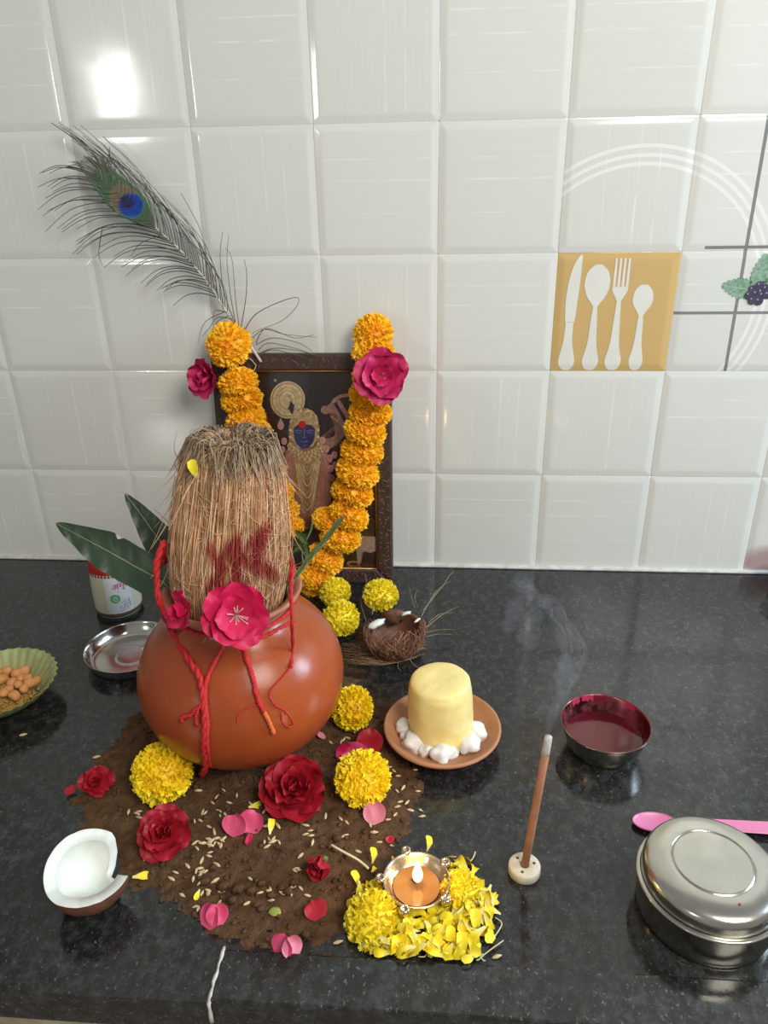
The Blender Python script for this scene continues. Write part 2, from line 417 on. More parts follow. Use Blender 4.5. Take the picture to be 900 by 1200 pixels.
# ------------------------------------------------------------------ the setting
wall = bevelled('wall_back', box(-1.2, .95, 0.0045, .15, -.85, 1.36), M_WALL, w=.001, seg=1); tag(wall, kind='structure')
tag(bevelled('left_light_blocker', box(-1.12, -1.02, -.95, .0, -.85, 1.5), M_WALL, w=.002, seg=1), kind='structure')  # unseen slab added to block ambient light and darken the left of the tiles
TS = .15
def tile_h(x, z):
    """face height of a tile above the wall plane: pillow with a mitred bevel"""
    d = .07496 - max(abs(x), abs(z))
    if d <= 0: return 0
    if d < .0105: return .0003 + .0011 * (.5 - .5 * cos(d / .0105 * pi))
    return .0014
def tile_mesh(name, mt):
    mb = MB(); g = [-.07496, -.0737, -.0722, -.0707, -.0692, -.0677, -.0662, -.0645, -.058, -.024, 0]
    g = g + [-x for x in reversed(g[:-1])]; n = len(g)
    v = [(x, -tile_h(x, z), z) for z in g for x in g]
    f = [(j * n + i, j * n + i + 1, (j + 1) * n + i + 1, (j + 1) * n + i) for j in range(n - 1) for i in range(n - 1)]
    mb.add(v, f)
    e = [(x, .0044, z) for x, z in ((-.07496, -.07496), (.07496, -.07496), (.07496, .07496), (-.07496, .07496))]
    c = [0, n - 1, n * n - 1, n * n - n]; o = len(mb.v)
    mb.v += e; mb.c += [(1, 1, 1)] * 4
    for k in range(4): mb.f.append((c[k], o + k, o + (k + 1) % 4, c[(k + 1) % 4])); mb.mi.append(0)
    return mb.mesh(name, mt)
TM = {k: tile_mesh('tile', mt) for k, mt in (('v', M_TILE_V), ('h', M_TILE_H), ('pv', M_TILE_PV), ('ph', M_TILE_PH), ('o', M_TILE_OCHRE), ('s', M_TILE_REFLECTION))}
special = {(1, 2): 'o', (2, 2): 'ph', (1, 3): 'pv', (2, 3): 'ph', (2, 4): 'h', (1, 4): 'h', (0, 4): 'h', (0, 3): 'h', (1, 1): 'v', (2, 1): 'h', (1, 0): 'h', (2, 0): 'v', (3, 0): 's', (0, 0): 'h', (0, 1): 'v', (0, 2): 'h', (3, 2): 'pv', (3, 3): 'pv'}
tiles = {}
for j in range(0, 9):
    for i in range(-6, 6):
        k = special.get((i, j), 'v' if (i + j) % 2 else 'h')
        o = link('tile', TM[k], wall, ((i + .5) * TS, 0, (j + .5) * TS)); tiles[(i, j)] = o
        o.rotation_euler = (math.radians(rnd.gauss(0, .08)), 0, math.radians(rnd.gauss(0, .08)))
        if k == 'o': o['label'] = 'mustard tile printed with a white knife, fork and two spoons'
# cutlery silhouettes: rows of (z, half width, shift) on the ochre tile, following its relief
def strip_print(rows, cx, n=3):
    mb = MB(); v = []
    R2 = smoothprof(rows, 5)
    for z, hw, sh in R2:
        for k in range(n + 1):
            x = cx + sh - hw + 2 * hw * k / n; v.append((x, -tile_h(x, z) - .00025, z))
    f = [(i * (n + 1) + k, i * (n + 1) + k + 1, (i + 1) * (n + 1) + k + 1, (i + 1) * (n + 1) + k) for i in range(len(R2) - 1) for k in range(n)]
    return mb.add(v, f)
HANDLE = [(-.0735, .004, 0), (-.069, .0085, 0), (-.060, .0105, 0), (-.050, .0082, 0), (-.035, .0055, 0), (-.012, .0042, 0)]
def handle(cx, top, sc=1.0):
    return strip_print([(z, w * sc, 0) for z, w, _ in HANDLE] + [(top, .0026, 0)], cx)
def wallxz(u, v):
    p = atY(u, v, -.003); return p.x, p.z
ot = tiles[(1, 2)]; ox, oz = .225, .375
def oc(u, v): x, z = wallxz(u, v); return x - ox, z - oz
pr = MB()
def addmb(dst, src): dst.add(src.v, src.f)
addmb(pr, strip_print([(-.0735, .004, .000), (-.068, .009, .0), (-.060, .0105, .0), (-.050, .0085, .0), (-.034, .0056, 0), (-.012, .005, .0005), (-.008, .0062, .0005), (.02, .0075, .001), (.045, .0068, .003), (.062, .0045, .0055), (.0725, .0012, .009)], -.0545))
pr.build('knife_print', M_WHITEPRINT, ot)
pr = MB(); addmb(pr, handle(-.0235, .009)); addmb(pr, strip_print([(.009, .0026, 0), (.014, .006, 0), (.022, .0115, 0), (.034, .0155, 0), (.045, .0150, 0), (.054, .0115, 0), (.061, .004, 0)], -.0235)); pr.build('spoon_print', M_WHITEPRINT, ot)
pr = MB(); addmb(pr, handle(.0055, .016)); addmb(pr, strip_print([(.016, .0026, 0), (.022, .006, 0), (.029, .0095, 0), (.034, .0097, 0)], .0055))
for k in range(4):
    addmb(pr, strip_print([(.0335, .0017, 0), (.050, .0015, 0), (.068, .0012, 0)], .0055 - .0080 + k * .00533, 1))
pr.build('fork_print', M_WHITEPRINT, ot)
pr = MB(); addmb(pr, handle(.035, -.003, .85)); addmb(pr, strip_print([(-.003, .0024, 0), (.003, .006, 0), (.012, .0115, 0), (.021, .0125, 0), (.030, .0100, 0), (.036, .004, 0)], .0350)); pr.build('small_spoon_print', M_WHITEPRINT, ot)
# printed leaves and berries on the right tile
ft = tiles[(2, 2)]; fx, fz = .375, .375
def flat(dst, poly, lift, mi=0):
    c = Vector((sum(p[0] for p in poly) / len(poly), sum(p[1] for p in poly) / len(poly)))
    v = [(p[0] - fx, -tile_h(p[0] - fx, p[1] - fz) - lift, p[1] - fz) for p in poly] + [(c[0] - fx, -tile_h(c[0] - fx, c[1] - fz) - lift, c[1] - fz)]
    n = len(poly); dst.add(v, [(i, (i + 1) % n, n) for i in range(n)], mi)
def leaf_poly(tip, base, w, teeth=7):
    t = Vector(tip); b = Vector(base); ax = (b - t); L = ax.length; ax.normalize(); pe = Vector((-ax.y, ax.x)); P = []; Q = []
    for k in range(teeth * 2 + 1):
        s = k / (teeth * 2); hw = w * sin(pi * min(1, s * .62 + .05)) * (1 if k % 2 else .83)
        P.append(t + ax * (L * s - (.0 if k % 2 == 0 else .0011)) + pe * hw); Q.append(t + ax * (L * s - (.0 if k % 2 == 0 else .0011)) - pe * hw)
    return [tuple(p) for p in P] + [tuple(p) for p in reversed(Q)]
for tip, base, w in (((.3545, .4095), (.389, .404), .0135), ((.4005, .4470), (.3975, .409), .0125), ((.432, .430), (.409, .404), .012)):
    lp = MB(); lo = leaf_poly(tip, base, w); nl = len(lo) // 2
    lp.add([(x - fx, -tile_h(x - fx, z - fz) - .0002, z - fz) for x, z in lo], [(q, q + 1, 2 * nl - 2 - q, 2 * nl - 1 - q) for q in range(nl - 1)])
    t = Vector(tip); b = Vector(base); d = (b - t).normalized(); pe = Vector((-d.y, d.x)) * .0006
    flat(lp, [tuple(t + pe), tuple(b + pe), tuple(b - pe), tuple(t - pe)], .0004, 1)
    for q in (.3, .5, .7):
        for sg in (-1, 1):
            s = t.lerp(b, q); e = s + (-d + Vector((-d.y, d.x)) * sg * 1.3).normalized() * w * .75; k = Vector((-d.y, d.x)) * .0005
            flat(lp, [tuple(s + k), tuple(e + k), tuple(e - k), tuple(s - k)], .0004, 1)
    lp.build('leaf_print', [M_PRINTLEAF, M_PRINTLEAF2], ft)
for k, (bx, bz) in enumerate([(.392, .404), (.400, .409), (.408, .405), (.389, .397), (.397, .399), (.405, .397), (.394, .391), (.402, .390), (.411, .398)]):
    lp = MB(); flat(lp, [(bx + .0056 * cos(a * pi / 6), bz + .0056 * sin(a * pi / 6)) for a in range(12)], .0005 + .0001 * k)
    flat(lp, [(bx - .0015 + .0012 * cos(a * pi / 3), bz + .002 + .0012 * sin(a * pi / 3)) for a in range(6)], .0007 + .0001 * k, 1)
    lp.build('berry_print', [M_PRINTFRUIT, M_INKBLUE], ft)

bevelled('trim_1', box(-1.0, .95, -.0075, .0042, 0.0002, .0042), M_GROUT, w=.0015)['kind'] = 'structure'
tag(bevelled('floor', box(-1.6, 1.6, -2.4, .15, -.9, -.85), M_FLOOR, w=.002, seg=1), kind='structure')

top = thing('worktop', (0, 0, 0), 'black speckled granite worktop running along the tiled wall', 'worktop')
OL = [(-1.0, .004), (-1.0, -.672), (-.1566, -.672), (-.1566, -.6300), (.95, -.6300), (.95, .004)]; nO = len(OL)
bevelled('slab', ([(x, y, -.02) for x, y in OL] + [(x, y, 0) for x, y in OL], [tuple(range(nO, 2 * nO)), tuple(reversed(range(nO)))] + [(i, nO + i, nO + (i + 1) % nO, (i + 1) % nO) for i in range(nO)]), M_GRANITE, top, w=.0006, seg=2)
e2 = bevelled('edge_strip', box(-.1558, .95, -.672, -.6304, -.02, .0042), M_GRANITE, top, w=.002); e2['label'] = 'raised granite edge strip, right of the white joint'
bevelled('under_strip', box(-1.0, .95, -.668, -.60, -.042, -.0203), M_GRANITE, top, w=.002)
j = MB(); jp = [Vector((-.1562 + rnd.gauss(0, .0004), y, .0022 + rnd.random() * .001)) for y in [-.6285 - .0036 * k for k in range(12)]] + [Vector((-.1562, -.6728, z)) for z in (.001, -.004, -.012, -.0195)]
j.add(*tube(jp, lambda t: .0012 + .0008 * abs(sin(t * 11)), 5)); j.build('grout_joint', M_GROUT, top)['label'] = 'white grout joint between the two edge strips'
cab = thing('base_cabinet', (0, -.3, -.85), 'beige laminate cabinet carrying the black worktop', 'cabinet')
bevelled('carcass', box(-1.0, .95, -.32, .30, 0.0, .806), M_LAMINATE, cab, w=.002, seg=1)
for k in range(4):
    d = bevelled('door', box(-.99 + k * .485, -.515 + k * .485, -.342, -.3205, .06, .80), M_LAMINATE, cab, w=.003)
    hh = MB(); hh.add(*tube(spline([(-.57 + k * .485, -.342, .62), (-.57 + k * .485, -.365, .63), (-.57 + k * .485, -.365, .73), (-.57 + k * .485, -.342, .74)]), .004, 8)); hh.build('handle', M_STEEL, d)

# ------------------------------------------------------------------ the soil bed
SOIL_OUT = [at(u, v) for u, v in ((88, 935), (110, 990), (165, 1035), (215, 1068), (268, 1100), (330, 1106), (400, 1092), (440, 1040), (470, 985), (490, 930), (480, 880), (440, 845), (420, 800), (400, 760), (200, 800), (150, 850), (115, 890))]
def inside_d(x, y):
    """signed distance to the bed outline, positive inside"""
    P = SOIL_OUT; n = len(P); ins = False; best = 1e9
    for i in range(n):
        a, b = P[i], P[(i + 1) % n]
        if (a.y > y) != (b.y > y) and x < (b.x - a.x) * (y - a.y) / (b.y - a.y) + a.x: ins = not ins
        ex, ey = b.x - a.x, b.y - a.y; t = max(0, min(1, ((x - a.x) * ex + (y - a.y) * ey) / (ex * ex + ey * ey)))
        best = min(best, (x - a.x - t * ex) ** 2 + (y - a.y - t * ey) ** 2)
    return sqrt(best) * (1 if ins else -1)
def soil_h(x, y):
    d = inside_d(x, y)
    p = Vector((x, y, 0))
    d += .010 * noise.noise(p * 55) + .006 * noise.noise(p * 140)
    base = .0075 * (1 - exp(-max(d, 0) / .025)) if d > 0 else d * .2
    return base + .0016 * noise.noise(p * 90) + .0011 * noise.noise(p * 230) + .0006 * noise.noise(p * 520) - .0006
mb = MB(); NX, NY = 170, 150; x0, x1, y0, y1 = -.36, .05, -.628, -.28
H = {}; idx = {}
for jj in range(NY + 1):
    for ii in range(NX + 1):
        x = x0 + (x1 - x0) * ii / NX; y = y0 + (y1 - y0) * jj / NY; H[ii, jj] = (x, y, soil_h(x, y))
vs, fs = [], []
def vid(k):
    if k not in idx: idx[k] = len(vs); x, y, h = H[k]; vs.append((x, y, max(h, .0001)))
    return idx[k]
for jj in range(NY):
    for ii in range(NX):
        q = [(ii, jj), (ii + 1, jj), (ii + 1, jj + 1), (ii, jj + 1)]
        if max(H[k][2] for k in q) > 0: fs.append(tuple(vid(k) for k in q))
mb.add(vs, fs); soil = mb.build('soil_bed', M_SOIL)
tag(soil, 'bed of brown garden soil spread under the clay pot', 'soil', kind='stuff')
r2 = random.Random(3)
mb = MB()
for k in range(950):
    for _ in range(20):
        x, y = r2.uniform(-.35, .04), r2.uniform(-.625, -.33); d = inside_d(x, y)
        if d > -.004 or (d > -.022 and r2.random() < .06): break
    s = r2.choice([.0007, .001, .0014, .0018, .0024]) * (1.6 if r2.random() < .07 and d > .01 else 1)
    v, f = blob(s, 1, .4, (1, r2.uniform(.7, 1.2), .75), k)
    h = max(soil_h(x, y), 0); mb.add([(a + x, b + y, c + h + s * .35) for a, b, c in v], f)
tag(mb.build('soil_crumbs', M_SOIL, soil), kind='stuff')
for u, v, s in ((279, 1044, .0062), (294, 1046, .005), (262, 1040, .0058), (318, 1050, .0045), (338, 1047, .0048), (358, 1092, .004), (250, 1018, .004), (306, 1036, .004), (272, 1056, .0045), (366, 1020, .0038), (240, 1034, .0048), (300, 1062, .0035), (326, 1072, .0032), (345, 1036, .005), (230, 925, .004), (395, 985, .0045)):
    p = at(u, v, .006); mb = MB(); vv, ff = blob(s * .85, 2, .6, (1, .9, .7), u, 2.0); mb.add(vv, ff)
    o = mb.build('soil_clod', M_SOIL, soil); o.location = (p.x, p.y, max(soil_h(p.x, p.y), 0) + s * .45)
def ground(u, v, extra=0.0):
    p = at(u, v, .004)
    for _ in range(3):
        h = max(soil_h(p.x, p.y), 0); p = at(u, v, h + extra)
    return p

# ------------------------------------------------------------------ clay pot
PX, PY, PZ = -.19, -.394, .0055
pot = thing('clay_pot', (PX, PY, PZ), 'round red clay water pot on the soil, coconut in its mouth', 'pot')
body = [(0.0, 0.0), (.028, .0), (.045, .004)]
A, Cc = .1033, .088
for k in range(3, 29):
    a = -pi / 2 + k * (pi - .62) / 29
    if A * cos(a) > .046: body.append((A * cos(a), Cc + Cc * sin(a)))
body += [(.0575, .1655), (.056, .170)]
mb = MB(); mb.add(*lathe(body, 96)); mb.build('body', M_CLAY, pot)
rim = smoothprof([(.0562, .1695), (.0575, .176), (.0640, .1815), (.0672, .1855), (.0660, .1885), (.0610, .1870), (.0545, .1810), (.0520, .1740), (.0515, .165), (.07, .14), (.085, .10)], 4)
mb = MB(); mb.add(*lathe(rim, 96)); o = mb.build('rim', M_CLAYRIM, pot); o['label'] = 'flared pot rim, worn and chalky'
def potray(u, v, off=.0015, fall=None):
    """where the line of sight meets the pot belly, lifted off it a little"""
    c = Vector((PX, PY, PZ + Cc)); s = (A + off, A + off, Cc + off); d = ray(u, v); o = CAM - c
    o = Vector((o.x / s[0], o.y / s[1], o.z / s[2])); e = Vector((d.x / s[0], d.y / s[1], d.z / s[2]))
    a = e.dot(e); b = 2 * o.dot(e); k = o.dot(o) - 1; q = b * b - 4 * a * k
    if q < 0: return fall if fall is not None else at(u, v, .012)
    t = (-b - sqrt(q)) / 2 / a; return CAM + d * t

# ------------------------------------------------------------------ coconut in its husk
CB = Vector((-.1975, -.396, .158)); CT = Vector((-.1745, -.388, .347))
nut = thing('coconut', CB, 'whole husked coconut standing upright in the mouth of the clay pot', 'coconut')
cax = (CT - CB); CL = cax.length; CM = frame_to(cax)
cprof = smoothprof([(0.0, 0.0), (.032, .003), (.044, .018), (.0490, .045), (.0508, .070), (.0492, .100), (.0460, .130), (.0425, .155), (.0390, .172), (.0330, .184), (.024, .187), (.012, .181), (0.0, .177)], 4)
def crad(z):
    if z < 0: return 0.03
    for (ra, za), (rb, zb) in zip(cprof, cprof[1:]):
        if za <= z <= zb and rb > .024: return ra + (rb - ra) * (z - za) / max(zb - za, 1e-6)
    return .034
def cwob(a, k): return 1 + .035 * noise.noise(Vector((2.2 * cos(a), 2.2 * sin(a), k * .11))) + .02 * noise.noise(Vector((9 * cos(a), 9 * sin(a), k * .1)))
mb = MB(); v, f = lathe(cprof, 72, cwob); mb.add(xf(v, CM), f); mb.build('kernel', M_NUT, nut)
# red powder mark on the front: strokes given on the photograph as segments
MARK = [((244, 642), (262, 668)), ((262, 668), (246, 690)), ((278, 632), (276, 690)), ((262, 650), (318, 672)), ((292, 640), (312, 618)), ((300, 652), (310, 630)), ((305, 660), (322, 676)), ((256, 690), (285, 684)), ((268, 640), (290, 660))]
def project(p):
    d = Vector(p) - CAM; z = d.dot(RZ); return 450 + FOC * d.dot(RX) / z, 600 + FOC * d.dot(RY) / z
def red_amount(p):
    u, v = project(p)
    if (Vector(p) - CB - cax * .3).dot(CAM - CB) < 0: return 0
    best = 1e9
    for (a, b), (c, d) in MARK:
        ex, ey = c - a, d - b; t = max(0, min(1, ((u - a) * ex + (v - b) * ey) / (ex * ex + ey * ey)))
        best = min(best, (u - a - t * ex) ** 2 + (v - b - t * ey) ** 2)
    return max(0, min(1, (8.5 - sqrt(best)) / 4))
r3 = random.Random(11)
def strand(mb, pts, r, cols, seg=3):
    v, f = tube(pts, lambda t: r * (1 - .75 * t * t), seg, False)
    cc = [c for c in cols for _ in range(seg)]; mb.add(v, f, 0, cc)
FIB = [(.84, .49, .26), (.92, .59, .35), (.70, .37, .18), (.97, .70, .46), (.86, .50, .26), (.48, .23, .10)]
mb = MB()
for k in range(3300):
    a = r3.uniform(0, 2 * pi); z = r3.uniform(.03, .186) if k % 3 else r3.uniform(.14, .188)
    L = r3.uniform(.03, .10); n = 8; pts = []; cols = []; lift = abs(r3.gauss(0, .0022)) + .0006
    base = r3.choice(FIB); wander = r3.gauss(0, .05); stray = r3.random() < .035; da = 0
    ph = r3.uniform(0, 6)
    for i in range(n):
        t = i / (n - 1); zz = max(.012, z - L * t)
        da += wander * .16 * (1 + .6 * sin(ph + t * 5)); aa = a + da
        rr = crad(zz) * cwob(aa, zz * 230) + lift + (stray * .02 * t * t)
        q = CM @ Vector((rr * cos(aa), rr * sin(aa), zz))
        pts.append(q)
        w = red_amount(CB + q); hz = min(1, max(0, (zz - .162) / .03))
        c = Vector(base).lerp(Vector((.30, .21, .13)), hz * .6)
        c = c.lerp(Vector((.40, .012, .020)), w * .92); cols.append(tuple(c))
    strand(mb, pts, r3.uniform(.00035, .0008), cols)
for k in range(260):                                # fine pale hairs straying across
    a = r3.uniform(-pi, 0); z = r3.uniform(.03, .17); dz = r3.gauss(-.02, .03); da = r3.gauss(0, .45); ph = r3.uniform(0, 6); pts = []; cols = []
    for i in range(9):
        t = i / 8; zz = min(.178, max(.015, z + dz * t)); aa = a + da * t + .08 * sin(ph + 5 * t); rr = crad(zz) + .004 + .003 * sin(pi * t) * r3.random()
        q = CM @ Vector((rr * cos(aa), rr * sin(aa), zz)); pts.append(q); c = Vector((.80, .58, .36)).lerp(Vector((.42, .012, .02)), red_amount(CB + q) * .8); cols.append(tuple(c))
    strand(mb, pts, .00032, cols)
tag(mb.build('husk_fibres', M_FIBER, nut), kind='stuff')
mb = MB()                                        # ragged brown crown, lumpy tufts falling over the shoulder, a dip inside
for k in range(1500):
    a = r3.uniform(0, 2 * pi); tuft = max(0, noise.noise(Vector((1.7 * cos(a), 1.7 * sin(a), 3.3))) + .35)
    b = Vector(r3.choice([(.27, .19, .12), (.38, .27, .17), (.19, .13, .08), (.50, .36, .23)])); tw = r3.gauss(0, .3); pts = []; cols = []
    r0 = r3.uniform(.010, .034); z0 = .176 + .004 * r3.random(); up = (.004 + .014 * tuft) * r3.uniform(.5, 1.1); Lr = r3.uniform(.006, .024)
    for i in range(8):
        t = i / 7; rr = r0 + Lr * t; hump = up * sin(pi * min(1, t * 1.15)) - .010 * t * t
        zz = z0 + hump + .006 * (1 - abs(r0 - .024) / .02)
        lim = crad(min(zz, .186)) + .001
        if rr > .040: zz = min(zz, .184 - (rr - .040) * 2.2)
        aa = a + tw * t; pts.append(CM @ Vector((rr * cos(aa), rr * sin(aa), zz))); cols.append(tuple(b * (.8 + .5 * t)))
    strand(mb, pts, r3.uniform(.0004, .0008), cols)
o = tag(mb.build('crown_fibres', M_FIBER, nut), kind='stuff'); o['label'] = 'darker ragged fibres crowning the coconut'
mb = MB()                                        # loose hairs standing off the left side
for pix in (((222, 545), (207, 535), (204, 520), (208, 505)), ((218, 560), (206, 548), (205, 538)), ((214, 600), (200, 612), (190, 628)), ((212, 640), (196, 640), (184, 652)), ((206, 625), (197, 612), (180, 596)), ((330, 600), (342, 596), (350, 590)), ((226, 518), (222, 508), (226, 502)), ((335, 660), (347, 662), (358, 656)), ((200, 655), (192, 668), (196, 680)), ((232, 690), (224, 700), (222, 712))):
    pts = [p - CB for p in spline([atY(u, v, -.40) for u, v in pix], 4)]; strand(mb, pts, .00045, [(.36, .24, .14)] * len(pts))
tag(mb.build('stray_fibres', M_FIBER, nut), kind='stuff')

# ------------------------------------------------------------------ flowers: makers
r4 = random.Random(21)
def marigold_mesh(name, R, flat_, mats, n=480, seed=0):
    """dense ball of short ruffled petals; z is the flower's axis, both faces covered"""
    q = random.Random(seed); mb = MB()
    v, f = blob(R * .84, 2, .08, (1, 1, flat_), seed); mb.add(v, f, 1)
    for k in range(n):
        t = (k + .5) / n; zz = 1 - 2 * t; a = k * 2.39996 + q.uniform(-.15, .15); s = sqrt(max(0, 1 - zz * zz))
        nrm = Vector((s * cos(a), s * sin(a), zz)); c = Vector((nrm.x, nrm.y, nrm.z * flat_)) * R * q.uniform(.76, .86)
        M = frame_to(Vector((nrm.x, nrm.y, nrm.z * .9 + .10)) + Vector((q.gauss(0, .16), q.gauss(0, .16), q.gauss(0, .16))), q.uniform(0, 6.28))
        L = R * q.uniform(.15, .23); w = R * q.uniform(.075, .115); vv = []
        for i, (h, ww) in enumerate(((0, .55), (.6, .95), (1.0, 1.1))):
            for kx in (-1, -.35, .35, 1):
                ruff = (q.uniform(-.5, .5) * .5 if i else 0) * w
                notch = (-.18 * L if i == 2 and abs(kx) < .5 and q.random() < .6 else 0)
                curl = .35 * w * h
                vv.append((kx * w * ww, ruff + curl + (.4 * w if abs(kx) == 1 else 0), h * L + notch + (q.uniform(-.1, .1) * L if i == 2 else 0)))
        ff = [(r * 4 + c2, r * 4 + c2 + 1, r * 4 + 5 + c2, r * 4 + 4 + c2) for r in range(2) for c2 in range(3)]
        mb.add(xf(vv, M, c), ff, 0)
    return mb.mesh(name, mats)
MG_O = [marigold_mesh('marigold', .0305, .66, [M_MARI_O, M_MARI_OC], 520, s) for s in range(4)]
MG_Y = [marigold_mesh('marigold', .0290, .72, [M_MARI_Y, M_MARI_YC], 560, s + 10) for s in range(3)]
MG_L = [marigold_mesh('marigold', .0240, .74, [M_MARI_L, M_MARI_Y], 460, s + 20) for s in range(2)]
def petal_mesh(name, L, Wd, cup, ruff, mt, seed=0, n=7, tipw=.75, curl=.3, base=.25, edge=None):
    """a rose petal: base at the origin, runs along +y, cups towards +z"""
    q = random.Random(seed); mb = MB(); v, cc = [], []
    for jv in range(n + 1):
        t = jv / n; hw = Wd * (base * (1 - t) + (1 - base * .2) * sin(pi * min(1, (t * tipw + .06))) ** .8)
        for i in range(n + 1):
            s = 2 * i / n - 1; y = L * t - L * .10 * (s * s) * t - (L * .03 if abs(s) < .2 and t > .9 else 0)
            z = cup * L * (s * s * .45 * t + t * t * .5) - curl * L * max(0, t - .72) ** 2 * 3.2
            z += ruff * L * t * noise.noise(Vector((s * 1.7 + seed * 5, t * 2.2, seed)))
            v.append((s * hw, y, z))
    m_ = n + 1
    f = [(j2 * m_ + i, j2 * m_ + i + 1, (j2 + 1) * m_ + i + 1, (j2 + 1) * m_ + i) for j2 in range(n) for i in range(n)]
    mb.add(v, f); return mb.mesh(name, mt)
def rose(label, loc, normal, R, mt, seed, layers, group=None, stamens=False, roll=0, name='rose', calyx=False):
    q = random.Random(seed); root = thing(name, loc, label, 'flower', group); M = frame_to(normal, roll)
    meshes = [petal_mesh('petal', 1.0, .52, .35, .22, mt, seed * 7 + k) for k in range(3)]
    for cnt, tilt, sc, off, lift in layers:
        for k in range(cnt):
            a = 2 * pi * (k + off) / cnt + q.gauss(0, .12); tl = math.radians(tilt + q.gauss(0, 5))
            o = link('petal', meshes[q.randrange(3)], root)
            mm = Matrix.Rotation(a, 3, 'Z') @ Matrix.Rotation(tl, 3, 'X')
            place(o, M @ (mm @ Vector((0, R * .06, 0)) + Vector((0, 0, lift * R))), M @ mm, R * sc * q.uniform(.9, 1.06))
    if stamens:
        mb = MB()
        for k in range(16):
            a = q.uniform(0, 6.28); l = R * q.uniform(.18, .4); e = Vector((cos(a) * l, sin(a) * l, R * q.uniform(.16, .3)))
            v, f = tube([Vector((0, 0, R * .05)), e * .5 + Vector((0, 0, R * .08)), e], R * .016, 4); mb.add(xf(v, M), f)
            v, f = blob(R * .03, 1, .1); mb.add([Vector(x) + M @ e for x in v], f)
        o = mb.build('stamens', M_STAMEN, root); o['label'] = 'pale pink stamens at the flower centre'
    if calyx:
        mb = MB(); v, f = blob(R * .2, 1, .2); mb.add(xf(v, M, M @ Vector((0, 0, -R * .1))), f); mb.build('calyx', M_GREEN, root)
    return root
OPEN = ((6, 12, 1.0, 0, 0), (5, 26, .84, .5, .06), (4, 48, .55, .2, .12))
FULL = ((7, 8, 1.0, 0, 0), (6, 28, .88, .5, .08), (5, 50, .7, .25, .14), (4, 70, .5, .6, .2))
RAGGED = ((4, 6, 1.0, .2, 0), (4, 24, .92, .65, .10), (3, 46, .7, .3, .16), (2, 65, .5, 0, .2))

# loose marigolds lying on the soil and worktop
def loose_marigold(u, v, label, me, n, s=1.0, z=.018, group='loose yellow marigolds around the pot', onsoil=True):
    p = ground(u, v, z) if onsoil else at(u, v, z)
    root = link('marigold', me); tag(root, label, 'flower', group); place(root, p, frame_to(n, r4.uniform(0, 6)), s)
    mb = MB(); vv, ff = lathe([(0.0, -.026), (.004, -.026), (.0085, -.018), (.010, -.008), (.006, -.002)], 12); mb.add(vv, ff); mb.build('calyx', M_GREEN, root)
    return root
loose_marigold(190, 906, 'yellow marigold at the left foot of the clay pot', MG_Y[0], (.05, -.55, .8), 1.02, .0215)
loose_marigold(413, 830, 'yellow marigold at the right foot of the clay pot, left of the saucer', MG_Y[1], (-.45, -.5, .55), .84, .021)
loose_marigold(425, 912, 'yellow marigold between the red rose and the saucer', MG_Y[2], (.05, -.5, .85), .93, .021)
loose_marigold(400, 724, 'lemon yellow marigold behind the pot, lower of the touching pair', MG_L[0], (.3, -.6, .6), 1.0, .024)
loose_marigold(393, 694, 'lemon yellow marigold tucked under the garland end, upper of the touching pair', MG_L[1], (-.1, -.5, .8), .9, .026)
loose_marigold(446, 697, 'yellow marigold resting beside the broken coconut shell', MG_L[0], (.05, -.35, .93), .98, .040, onsoil=False)

# roses and petals
fl = atY(276, 720, -.479)
rose('large open magenta flower leaning on the front of the pot rim', fl, CAM - fl + Vector((.05, 0, -.1)), .0290, M_MAGENTA, 4, ((7, 10, 1.0, 0, 0), (5, 26, .7, .4, .08)), stamens=True, calyx=True)
p = atY(218, 716, -.462)
rose('small half closed magenta flower on the left of the pot rim', p, (-.5, -.7, .35), .018, M_MAGENTA, 5, ((3, 25, 1.1, 0, 0), (3, 50, .8, .5, .1)), name='rosebud')
for u, v, R, mt, lab, n, lay, sd in (
    (193, 977, .0245, M_CRIMSON, 'crimson rose lying below the left marigold, pale pink at its heart', (.1, -.5, .8), FULL, 6),
    (345, 926, .034, M_CRIMSON, 'largest crimson rose on the soil in front of the pot', (.1, -.45, .85), FULL, 8)):
    rose(lab, ground(u, v, .010), n, R, mt, sd, lay, 'red roses on the soil', calyx=True)
rose('flattened crimson rose at the far left edge of the soil', ground(113, 917, .007), (.3, -.4, .85), .0165, M_CRIMSON, 9, RAGGED, 'red roses on the soil')
rose('small drooping red rose with a stalk, left of the oil lamp', ground(379, 1008, .011), (-.3, -.8, .2), .019, M_CRIMSON, 12, ((4, 55, 1.0, 0, 0), (3, 70, .8, .4, .05)), calyx=True, name='rosebud')
mb = MB(); mb.add(*tube(spline([ground(388, 990, .018), ground(402, 998, .016), ground(420, 1008, .012), ground(432, 1018, .008)], 4), .0011, 6))
o = mb.build('flower_stalk', M_STEMWHITE); tag(o, 'thin pale stalk lying between the small red rose and the lamp', 'stalk')
def petal(u, v, label, mt, R, n, roll, seed, cup=.5, group='loose rose petals', w=.55, z=.004):
    o = link('rose_petal', petal_mesh('rose_petal', 1.0, w, cup, .3, mt, seed)); M = frame_to(n, roll)
    place(o, ground(u, v, z) - M @ Vector((0, R * .5, 0)), M, R); tag(o, label, 'petal', group); return o
petal(278, 967, 'bright pink petal pair in front of the pot, left half', M_PINK, .019, (-.3, -.5, .8), .3, 1, .7, z=.006)
petal(293, 964, 'bright pink petal pair in front of the pot, right half with a curled tip', M_PINK, .020, (.35, -.5, .8), -.4, 2, .7, z=.006)
petal(292, 984, 'narrow red petal curl hanging below the pink pair', M_MAGENTA, .010, (0, -.5, .8), 3.0, 14, .4, w=.3)
